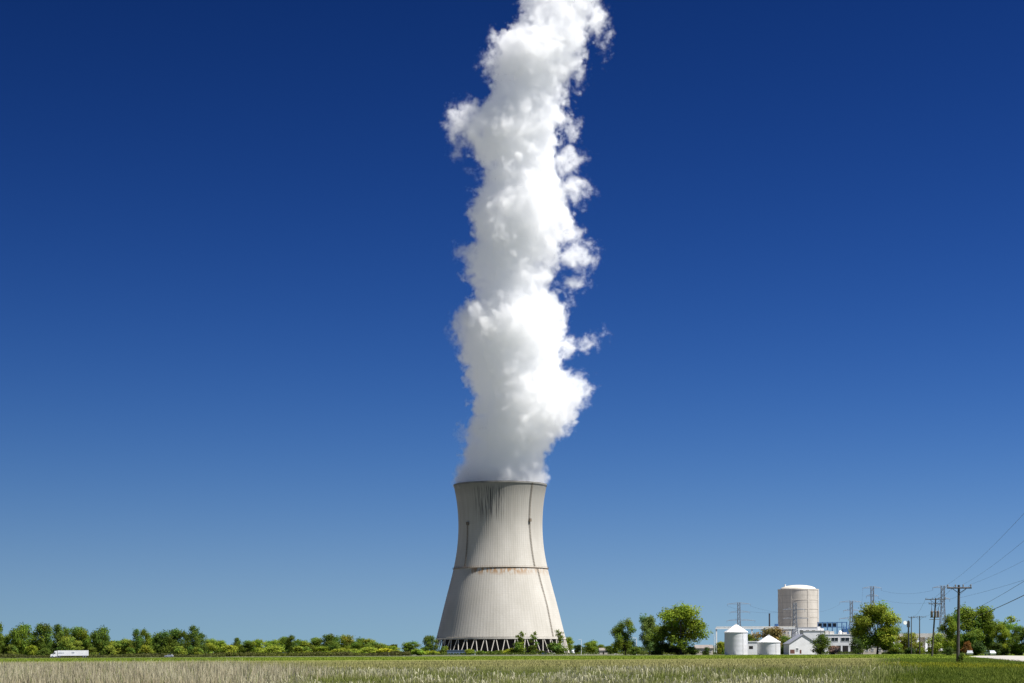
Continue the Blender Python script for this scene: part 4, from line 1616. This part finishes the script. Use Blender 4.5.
grain_bin(724.6, 747.6, 632.3, 624.5, 900, 'tall round metal grain bin with a white cone roof')
grain_bin(757.4, 780.2, 642.3, 635.4, 895, 'low squat metal grain bin with a wide cone roof')
b, hw, h = flat_building(746, 760, 641.2, 960, 6, 'small pale shed standing between the two grain bins', M['white_wall'], M['white_paint'], 'shed', 'shed')
put_window(b, 960, 749, 753, 646, 649, M['opening_shade'], fr=False, name='opening')  # dark panel on the wall stands for the shade inside


# ------------------------------------------------------------------ gabled buildings
def gabled(px0, px1, eave, ridge, D, depth, label, name, cat, wall, roof, group=None, front=True, rz=0.0):
    """front: the gable faces the field; otherwise the long side does"""
    pc = (px0 + px1) / 2
    b = thing(name, pc, D, label, cat, group, rz)
    hw = (px1 - px0) / 2 * D / F
    ze, zr = at(pc, eave, D).z, at(pc, ridge, D).z
    t = 0.22
    if front:
        MB().prism([(-hw, 0), (hw, 0), (hw, ze), (0, zr), (-hw, ze)], 0, depth).build('wall', wall, b)
        q = MB()
        e = 0.35
        sl_ = (zr - ze) / hw
        q.prism([(-hw - e, ze - e * sl_ + .01), (0, zr + .01), (0, zr + t), (-hw - e, ze - e * sl_ + t)], -.4, depth + .4)
        q.prism([(hw + e, ze - e * sl_ + .01), (hw + e, ze - e * sl_ + t), (0, zr + t), (0, zr + .01)], -.4, depth + .4)
        q.build('roof', roof, b)
    else:
        MB().box(-hw, hw, 0, depth, 0, ze).build('wall', wall, b)
        q = MB()
        vs_l = [(-hw - .3, -.4, ze - .1), (hw + .3, -.4, ze - .1), (hw + .3, depth / 2, zr), (-hw - .3, depth / 2, zr), (hw + .3, depth + .4, ze - .1), (-hw - .3, depth + .4, ze - .1)]
        vs2 = [(x, y, z + t) for x, y, z in vs_l]
        q.add(vs_l + vs2, [(6, 7, 8, 9), (9, 8, 10, 11), (0, 3, 2, 1), (3, 5, 4, 2), (0, 1, 7, 6), (5, 11, 10, 4), (1, 2, 8, 7), (2, 4, 10, 8), (0, 6, 9, 3), (3, 9, 11, 5)])
        q.build('roof', roof, b)
    return b, hw, ze


b, hw, ze = gabled(788.7, 817.5, 643.6, 634.6, 920, 9, 'white gabled barn with a blue grey roof edge and red brown doors', 'barn', 'barn', M['white_wall'], M['grey_roof'], rz=R(9))
put_window(b, 920, 789.6, 794.4, 649.6, 653.6, M['red_brown'], name='door', fr=False)
put_window(b, 920, 799.6, 801.4, 649.8, 653.6, M['red_brown'], name='door', fr=False)
put_window(b, 920, 796, 798, 648.2, 650.6)
# white service building
WB = 1050.0
b, hw, h = flat_building(824, 858, 634, WB, 20, 'white two storey service building with dark windows behind the ball shaped tree', M['white_wall'], M['white_paint'])
for px0, px1 in ((831.3, 838), (841, 849.2)):
    put_window(b, WB, px0, px1, 637.6, 641.2)
for px0, px1 in ((829, 834.5), (836.5, 840.8), (842.6, 848.2), (850.5, 856)):
    put_window(b, WB, px0, px1, 645.6, 654.0, M['opening_shade'], name='bay_shade_panel', fr=False)  # dark panels paint the shade of the bays on a solid wall
sb = WB / F
for px, py, w_ in ((819 + 9, 630.5, 2.2), (833, 631.2, 3.0), (846, 632.2, 2.6), (852, 631, 1.4)):
    x_ = (px - 841) * sb
    MB().box(x_ - w_ * sb / 2 * 1.5, x_ + w_ * sb / 2 * 1.5, 3, 6, h + .003, at(px, py, WB).z).build('roof_unit', M['pale_roof'], b)
x_ = (840.8 - 841) * sb
MB().lathe([(1.1, h + .003), (1.1, h + .9), (.9, h + 1.5), (.5, h + 1.9), (.1, h + 2.0)], 20, cx=x_, cy=2).build('roof_dome', M['white_paint'], b, smooth=True)
b, hw, h = flat_building(803.5, 829, 630.5, 1120, 14, 'white flat roofed hall rising behind the barn', M['white_wall'], M['pale_roof'], 'hall')
for px, py in ((820, 626.5), (823.5, 628.2)):
    x_, z_ = local(px, py, 1120, b.location)
    MB().box(x_ - .9, x_ + .9, 4, 5.8, h + .003, z_).build('roof_vent', M['white_paint'], b)

# blue steel rack between reactor and trees
BD = 1500.0
b = thing('transformer_rack', 834, BD, 'blue steel transformer rack on the roofline right of the reactor building', 'steel rack')
sb = BD / F
ztop, zbot = at(834, 622, BD).z, at(834, 627.5, BD).z
for i in range(7):
    x_ = (818 + i * 4.8 - 834) * sb
    MB().box(x_ - .35, x_ + .35, -.35, .35, 0, ztop).build('post', M['blue_steel'], b)
for z_ in (ztop - .6, zbot):
    MB().box((817.4 - 834) * sb, (847.4 - 834) * sb, -.3 - .06, .3 + .06, z_, z_ + .55).build('beam', M['blue_steel'], b)
for px in (820.5, 825.2, 830, 834.8):
    x_ = (px - 834) * sb
    MB().box(x_ - 1.3, x_ + 1.3, .4, 2.6, zbot + .6, ztop - .9).build('cabinet', M['dark_steel'], b)
b = thing('transformer', 846.5, 1480, 'bulky blue transformer at the right end of the blue steel rack', 'transformer')
z0, z1 = 0.0, at(846, 626, 1480).z
MB().box(-3, 3, -2, 2, 0, z1 - 2).build('tank', M['blue_steel'], b)
for x_ in (-2, 0, 2):
    MB().lathe([(.35, z1 - 2), (.5, z1 - 1.2), (.3, z1 - .6), (.25, z1 + 1)], 10, cx=x_).build('bushing', M['blue_steel'], b)
MB().box(-3.6, -3.01, -1.8, 1.8, 1, z1 - 3).build('radiator', M['blue_steel'], b)

# columned office building behind the round yellow green tree
OB = 960.0
b = thing('office_building', 918, OB, 'long low office with white columns and a pale fascia behind the third pole', 'building')
sb = OB / F
x0, x1 = (890 - 918) * sb, (953 - 918) * sb
zr, zf = at(918, 633.4, OB).z, at(918, 637.2, OB).z
MB().box(x0, x1, 3.0, 22, 0, zf - .003).build('wall', M['beige_wall'], b)
MB().box(x0 - .5, x1 + .5, -.4, 22.5, zf, zr).build('roof', M['pale_roof'], b)
for px in (894, 900, 906, 912, 918, 926.5, 931, 942, 951):
    x_ = (px - 918) * sb
    MB().box(x_ - .55, x_ + .55, 0, 1.0, 0, zf - .003).build('column', M['white_paint'], b)
for px in (892, 897, 903, 909, 915, 921.5, 928.7, 936, 946):
    o = MB().box(-1.15, 1.15, 2.9, 3.2, .8, 3.4).build('window', M['dark_glass'], b)
    o.location = ((px - 918) * sb, 0, 0)
MB().box(x0 - 2, x1 + 2, -6, 2.99, 0.004, .14).build('terrace', M['white_wall'], b)
b, hw, h = flat_building(861, 889, 645.5, 940, 8, 'low beige outbuilding glimpsed under the big bright tree', M['beige_wall'], M['pale_roof'], 'outbuilding')
for px0, px1 in ((866, 868), (871.5, 873.5), (879, 881), (884, 886)):
    put_window(b, 940, px0, px1, 648.5, 651)

# farmhouse, hut and shed
b, hw, ze = gabled(695.5, 713, 648.3, 645.2, 1000, 8, 'pale pinkish farmhouse with a light roof right of the big broad tree', 'farmhouse', 'house', M['beige_wall'], M['dull_roof'], front=False)
for px0, px1 in ((697.4, 699), (701, 702.6), (705.2, 706.8), (709.4, 711)):
    put_window(b, 1000, px0, px1, 649.8, 651.8)
b, hw, ze = gabled(599.5, 607.5, 650.5, 648.2, 1350, 6, 'small hut with a pinkish roof between the olive tree and small dark tree', 'hut', 'hut', M['beige_wall'], M['dull_roof'], front=False)
put_window(b, 1350, 602.8, 604.2, 651.6, 654.6, M['opening_shade'], name='door', fr=False)
b, hw, h = flat_building(447, 475.5, 650.0, 1425, 7, 'long low blue shed before the left columns of the cooling tower', M['blue_wall'], M['blue_wall'], 'shed', 'shed')
o = MB().box(hw - 1.1, hw + .02, -.05, .02, 0, h - .36).build('end_door', M['white_paint'], b)
for k in range(9):
    MB().box(-hw + 1.2 + k * 2.2, -hw + 2.4 + k * 2.2, -.04, .05, .7, 1.7).build('window', M['dark_glass'], b)
b = thing('storage_tank', 573, 1430, 'small round white tank at the right foot of the cooling tower', 'tank')
MB().lathe([(1.3, 0), (1.3, 2.6), (1.0, 3.3), (.3, 3.6)], 20).build('body', M['white_paint'], b, smooth=False)
MB().bar((-1.35, -.4, .1), (-1.35, -.4, 3.0), .06).build('pipe', M['galv'], b)


# ------------------------------------------------------------------ lamps and posts
def lamp(px, top, D, label, arm=-1.6):
    b = thing('lamp_post', px, D, label, 'lamp post')
    z_ = at(px, top, D).z
    MB().bar((0, 0, 0), (0, 0, z_), .22, .13, 8).build('post', M['white_paint'], b)
    MB().bar((0, 0, z_ - .15), (arm, 0, z_ + .1), .09, .07, 6).build('arm', M['white_paint'], b)
    MB().box(arm - .6, arm + .3, -.25, .25, z_ + .0, z_ + .3).build('lamp_head', M['white_paint'], b)


lamp(581.3, 639.5, 1400, 'white lamp post standing right of the cooling tower foot')
lamp(636.5, 638, 990, 'thin pale lamp post between the two left tall trees')
b = thing('floodlight_mast', 908.6, 880, 'dark mast with a round white lamp above the rusty yellow tree', 'mast')
z_ = at(908, 620.5, 880).z
MB().bar((0, 0, 0), (0, 0, z_), .4, .35, 8).build('post', M['dark_steel'], b)
MB().box(-.7, .6, -.4, .4, z_ - 3.2, z_ - .4).build('control_box', M['dark_steel'], b)
MB().bar((0, -.2, z_ - .3), (-1.6, -.4, z_ - 1.0), .1).build('arm', M['dark_steel'], b)
m = MB()
m.lathe([(.15, -.4), (.75, -.3), (.95, 0), (.9, .12)], 16)
o = m.build('lamp_head', M['white_paint'], b)
o.location = (-1.7, -.5, z_ - 1.1)
o.rotation_euler = (R(80), 0, 0)
for px, py, hgt, lb in ((388.5, 652.7, 1.3, 'small white marker block at the foot of the hedgerow end'), (404.5, 650.8, 2.4, 'slim white marker post between hedgerow end and lone rounded tree')):
    b = thing('marker_post', px, 1090, lb, 'marker')
    w_ = .55 if hgt < 2 else .35
    MB().box(-w_, w_, -.2, .2, 0, hgt).build('post', M['white_paint'], b)
    MB().prism([(-w_, hgt + .003), (w_, hgt + .003), (0, hgt + .35)], -.2, .2).build('cap', M['white_paint'], b)


# ------------------------------------------------------------------ utility poles
def utility_pole(px_b, px_t, top, D, arms, label, r=.17, rz=0.0, trafo=False):
    """arms: (z below the top, half length, number of insulators)"""
    b = empty('utility_pole', (at(px_b, 652, D).x, D, 0))
    tag(b, label, 'utility pole', 'wooden utility poles')
    p = at(px_t, top, D)
    tp = Vector((p.x - b.location.x, 0, p.z))
    MB().bar((0, 0, -.2), tp, r * 1.25, r * .85, 10).build('post', M['wood'], b)
    dr = Vector((math.cos(rz), math.sin(rz), 0))
    fr = Vector((-dr.y, dr.x, 0)) * -(r + .08)
    ends = []
    for dz, hl, ni in arms:
        c = tp * ((tp.z - dz) / tp.z) + fr
        q = MB()
        for s0, s1 in ((-hl, hl),):
            a0, a1 = c + dr * s0, c + dr * s1
            q.bar(a0, a1, .095, n=4)
        am = q.build('crossarm', M['wood'], b)
        q = MB()
        for s_ in (-1, 1):
            q.bar(c + dr * (s_ * hl * .55) - Vector((0, 0, .1)), tp * ((tp.z - dz - hl * .45) / tp.z) + fr * .7, .04, n=4)
        q.build('brace', M['dark_steel'], b)
        for k in range(ni):
            t_ = -hl * .94 + 1.88 * hl * k / (ni - 1)
            if abs(t_) < .15: t_ = .3
            e = c + dr * t_ + Vector((0, 0, .12))
            o = MB().lathe([(.05, 0), (.10, .06), (.06, .14), (.10, .2), (.05, .3)], 8).build('insulator', M['ceramic'], b)
            o.location = e
            ends.append(b.location + e + Vector((0, 0, .3)))
    if trafo:
        zc = tp.z - 4.2
        for k, (sx, sy) in enumerate(((-.85, -.35), (0, -.85), (.85, -.35))):
            c = tp * (zc / tp.z)
            o = MB().lathe([(.27, -.9), (.31, -.8), (.31, .65), (.22, .85), (.09, .9), (.07, 1.6)], 14).build('transformer_can', M['trafo'], b)
            o.location = c + Vector((sx, sy, 0))
        q = MB()
        for z_ in (zc - .8, zc + .6):
            c = tp * (z_ / tp.z)
            q.bar(c + Vector((-1.1, 0, 0)), c + Vector((1.1, 0, 0)), .1, n=4)
        c = tp * ((zc - 1.3) / tp.z)
        q.box(c.x - 1.2, c.x + 1.2, -.75, .5, c.z - .12, c.z)
        q.build('bracket', M['trafo'], b)
        q = MB()
        for sx in (-.85, .85):
            q.bar(tp * (zc / tp.z) + Vector((sx, -.35, 1.4)), tp + Vector((sx * 1.5, -.2, -.5)), .045, n=4)
        q.build('lead', M['wire'], b)
    return ends


e1 = utility_pole(957.8, 958.9, 585, 219, [(.35, 1.45, 4)], 'nearest and tallest wooden pole with one crossarm and vine at its foot', r=.165)
e2 = utility_pole(931.8, 935.8, 598, 480, [(.35, 2.6, 4), (1.5, 1.7, 2)], 'leaning pole carrying three brown transformer cans under its crossarms', r=.2, rz=R(-18), trafo=True)
e3 = utility_pole(919.6, 919.6, 616, 760, [(.4, 2.7, 4)], 'smaller distant pole with a wide crossarm before the rusty tree', r=.2)
e4 = utility_pole(911.2, 911.4, 616.5, 840, [(.4, 1.9, 2)], 'most distant wooden pole, just left of the wide armed small one', r=.2, rz=R(25))


def wire(a, b, sag, r, label, group='overhead wires', n=22):
    a, b = Vector(a), Vector(b)
    pts = []
    for i in range(n + 1):
        t = i / n
        p = a.lerp(b, t)
        p.z -= sag * 4 * t * (1 - t)
        pts.append(p)
    m = MB()
    o_ = pts[0].copy()
    m.tube([p - o_ for p in pts], r, 5)
    o = m.build('overhead_wire', M['wire'], None)
    o.location = o_
    tag(o, label, 'wire', group)
    return o


# the next pole of the line stands beyond the right edge, nearer than the first
for k, (i, px_) in enumerate(((0, 20.5), (2, 22.2), (3, 25.6))):
    lb = ['wire from the left end of the nearest pole crossarm rising out of the photo',
          'wire from the middle of the nearest pole crossarm rising out of the photo',
          'wire from the right end of the nearest pole crossarm rising out of the photo'][k]
    wire(e1[i], Vector((px_, 64, 9.2)), .55, .008, lb)
wire(at(958.3, 598, 219) + Vector((0, -.2, 0)), Vector((26.3, 64, 6.9)), .35, .009, 'lowest wire of the nearest pole running out past the right edge')
# heavy cable of a second line, from behind the big trees
wire(at(955, 622, 640), at(1100, 556, 170), 1.0, .062, 'thick dark cable leaving the crown of the tallest right tree', n=26)
wire(at(950, 618, 640), at(1100, 532, 150), 1.2, .026, 'thin wire above the thick dark cable at the right edge')
for k in (0, 1, 3):
    wire(e1[k], e2[k], .9, .014, ['left wire from the nearest pole to the transformer pole', 'inner wire from the nearest pole to the transformer pole', '', 'right wire from the nearest pole to the transformer pole'][k])
for k in (0, 3):
    wire(e2[k], e3[k], 1.2, .022, ['left wire from the transformer pole to the small wide armed pole', '', '', 'right wire from the transformer pole to the small wide armed pole'][k])
wire(e3[0], e4[0], .5, .022, 'short wire joining the two most distant wooden poles')


# ------------------------------------------------------------------ pylons
def pylon(px, top, D, arms, label):
    b = empty('pylon', (at(px, 640, D).x, D, 0))
    tag(b, label, 'pylon', 'steel lattice pylons')
    s_ = D / F
    H_ = at(px, top, D).z
    t = .16
    q = MB()
    wb, wt = 4.2, 1.3

    def hwid(z): return wb + (wt - wb) * min(1, z / (H_ * .68)) if z < H_ * .68 else wt
    zs_ = [H_ * k / 11 for k in range(12)]
    for z0, z1 in zip(zs_[:-1], zs_[1:]):
        a, c = hwid(z0), hwid(z1)
        for sx, sy in ((-1, -1), (1, -1), (1, 1), (-1, 1)):
            q.bar((sx * a, sy * a, z0), (sx * c, sy * c, z1), t * 1.2, n=4)
        for sy in (-1, 1):
            q.bar((-a, sy * a, z0), (c, sy * c, z1), t * .95, n=4)
            q.bar((a, sy * a, z0), (-c, sy * c, z1), t * .95, n=4)
            q.bar((sy * a, -a, z0), (sy * c, c, z1), t * .95, n=4)
        q.bar((-c, -c, z1), (c, -c, z1), t * .95, n=4)
        q.bar((-c, c, z1), (c, c, z1), t * .95, n=4)
    q.build('mast', M['pylon_steel'], b)
    ends = []
    for py, hl, hr in arms:
        z_ = at(px, py, D).z
        a = MB()
        wz = hwid(z_)
        for sx, hh in ((-1, hl), (1, hr)):
            tip = Vector((sx * hh * s_, 0, z_))
            for sy in (-1, 1):
                a.bar((sx * wz, sy * wz, z_), tip, t, n=4)
            a.bar((sx * wz, 0, z_ + 1.6), tip, t, n=4)
            for k in range(1, 4):
                f = k / 4
                a.bar(Vector((sx * wz, 0, z_ + 1.6)).lerp(tip, f), Vector((sx * wz, -wz, z_)).lerp(tip, min(1, f + .12)), t * .6, n=4)
            a.bar(tip, tip - Vector((0, 0, 2.2)), .14, n=5)
            ends.append(b.location + tip - Vector((0, 0, 2.2)))
        a.build('cross_arm', M['pylon_steel'], b)
    return ends


y1 = pylon(739, 602.5, 1950, [(604, 11.5, 11.5), (612.2, 9, 11), (620.5, 12, 16)], 'steel pylon rising behind the tall grain bin')
y2 = pylon(795, 603, 1600, [(609.5, 12, 10), (618.5, 12, 13)], 'steel pylon standing before the reactor building')
y3 = pylon(851.5, 601, 1900, [(602, 11.5, 10), (610.5, 8, 8), (618.5, 12, 9)], 'steel pylon between the blue steel rack and the big bright tree')
y4 = pylon(872.5, 586.5, 1700, [(588, 9.5, 9), (596, 6, 6)], 'steel pylon showing above the big bright yellow green tree')
y5 = pylon(943, 586, 1500, [(587.5, 10, 9), (599, 7, 7)], 'steel pylon directly behind the leaning transformer pole')
for i, (a, c, lb) in enumerate(((y1[0], y2[0], 'top left line from the grain bin pylon to the reactor pylon'), (y1[1], y2[1], 'top right line from the grain bin pylon to the reactor pylon'),
                              (y2[1], y3[0], 'line from the reactor pylon to the pylon beside the blue rack'), (y3[1], y4[0], 'line between the blue rack pylon and the bright tree pylon'),
                              (y4[1], y5[0], 'upper line from the bright tree pylon to the transformer pole pylon'), (y4[3], y5[2], 'lower line from the bright tree pylon to the transformer pole pylon'))):
    wire(a, c, 3.0, .05, lb, 'lines between the pylons')

# ------------------------------------------------------------------ vehicles
def wheel(parent, x, y, r_, wd):
    o = MB().bar((0, -wd / 2, 0), (0, wd / 2, 0), r_, n=18).build('wheel', M['tyre'], parent)
    o.location = (x, y, r_)
    s_ = 1 if y > 0 else -1
    q = MB().bar((0, s_ * (wd / 2 - .05), 0), (0, s_ * (wd / 2 + .015), 0), r_ * .55, n=14).build('rim', M['rim'], o)
    return o


LD = 950.0
b = thing('lorry', 69, LD, 'white articulated lorry with a long box trailer driving along the tree row', 'lorry', rz=R(12))
sb = LD / F
xa, xb_ = (58 - 69) * sb, (88 - 69) * sb
MB().box(xa, xb_, -1.25, 1.25, 1.05, 3.75).build('trailer', M['white_paint'], b)
m = MB()
for k in range(26):
    x_ = xa + .3 + k * (xb_ - xa - .6) / 25
    m.box(x_ - .03, x_ + .03, -1.275, -1.251, 1.1, 3.7)
m.build('side_post', M['white_paint'], b)
m = MB()
for x_, w_, z_ in ((-5.0, .5, 2.4), (-4.3, .7, 2.45), (-3.5, .5, 2.4), (-2.8, .35, 2.45), (1.6, .4, 2.6), (2.3, .8, 2.6)):
    m.box(x_ - w_ / 2, x_ + w_ / 2, -1.30, -1.278, z_ - .25, z_ + .3)
m.build('side_marking', M['grey_mark'], b)
# cab faces left
cab = MB()
x0 = (51 - 69) * sb
cab.prism([(x0, .55), (x0 + 4.6 * .72, .55), (x0 + 3.35, 3.55), (x0 + 2.2, 3.5), (x0 + 1.45, 2.15), (x0 + .1, 1.75)], -1.15, 1.15)
cb_ = cab.build('cab', M['white_paint'], b)
m = MB()
m.prism([(x0 + 1.50, 2.2), (x0 + 2.05, 3.2), (x0 + 2.02, 3.22), (x0 + 1.46, 2.22)], -1.0, 1.0)
m.box(x0 + 1.75, x0 + 2.5, -1.17, -1.152, 2.0, 2.8)
m.build('window', M['dark_glass'], cb_)
MB().box(x0 - .08, x0 + .15, -1.2, 1.2, .4, .75).build('bumper', M['rim'], b)
MB().box(x0 + 3.3, xb_ - .3, -.5, .5, .75, 1.04).build('chassis', M['dark_steel'], b)
MB().bar((x0 + 2.4, -1.0, .7), (x0 + 3.2, -1.0, .7), .3, n=12).build('fuel_tank', M['rim'], b)
MB().bar((x0 + 3.25, -.9, 1.0), (x0 + 3.25, -.9, 3.9), .08).build('exhaust', M['rim'], b)
MB().box(x0 + 1.5, x0 + 1.65, -1.42, -1.2, 2.0, 2.7).build('mirror', M['dark_steel'], cb_)
for x_ in (x0 + 1.0, x0 + 3.6, x0 + 4.7, xb_ - 2.6, xb_ - 1.4):
    for y_ in (-1.0, 1.0):
        wheel(b, x_, y_, .5, .4)


def car(px, D, rz, mat, label, name='parked_car'):
    b = thing(name, px, D, label, 'car', None, rz)
    q = MB().prism([(-2.2, .35), (2.2, .35), (2.25, .75), (1.9, .95), (1.0, 1.0), (-2.0, 1.05), (-2.25, .8)], -.88, .88)
    q.build('body', mat, b)
    q = MB().prism([(-1.95, 1.052), (1.0, 1.002), (.35, 1.5), (-1.3, 1.52)], -.76, .76)
    cb = q.build('cabin', mat, b)
    MB().prism([(-1.6, 1.1), (.75, 1.07), (.25, 1.44), (-1.2, 1.46)], -.775, .775).build('window', M['dark_glass'], cb)
    for x_ in (-1.4, 1.4):
        for y_ in (-.8, .8):
            wheel(b, x_, y_, .32, .2)
    for y_ in (-.6, .6):
        MB().box(2.2, 2.28, y_ - .18, y_ + .18, .68, .82).build('headlight', M['rim'], b)
    return b


M['silver'] = mat_plain('silver_paint', (0.5, 0.52, 0.55), 0.35, metal=.3)
M['blue_paint'] = mat_plain('blue_paint', (0.06, 0.10, 0.25), 0.35)
car(169, 955, PI, M['silver'], 'small pale silver car on the road under the big round dark tree', 'car')
car(969.5, 538, R(80), M['silver'], 'pale car parked under the orange red bush beyond the gravel road')
car(990, 545, R(100), M['silver'], 'pale car parked in the shade of the tallest right hand tree')
car(553, 1420, 0.1, M['white_paint'], 'white car parked by the rightmost slender tree at the tower foot')
car(544.5, 1425, 0.0, M['blue_paint'], 'dark blue car parked between slender trees at the tower foot')

# ------------------------------------------------------------------ render settings
scene.render.engine = 'CYCLES'
cy = scene.cycles
cy.max_bounces = 44
cy.diffuse_bounces = 14
cy.volume_bounces = 40
cy.transparent_max_bounces = 16
cy.volume_step_rate = 1.5
cy.volume_max_steps = 512
cy.use_denoising = True
cy.use_adaptive_sampling = True
cy.adaptive_threshold = 0.01
vs_ = scene.view_settings
vs_.view_transform = 'Standard'
vs_.look = 'None'
vs_.exposure = 1.0
vs_.gamma = 1.0
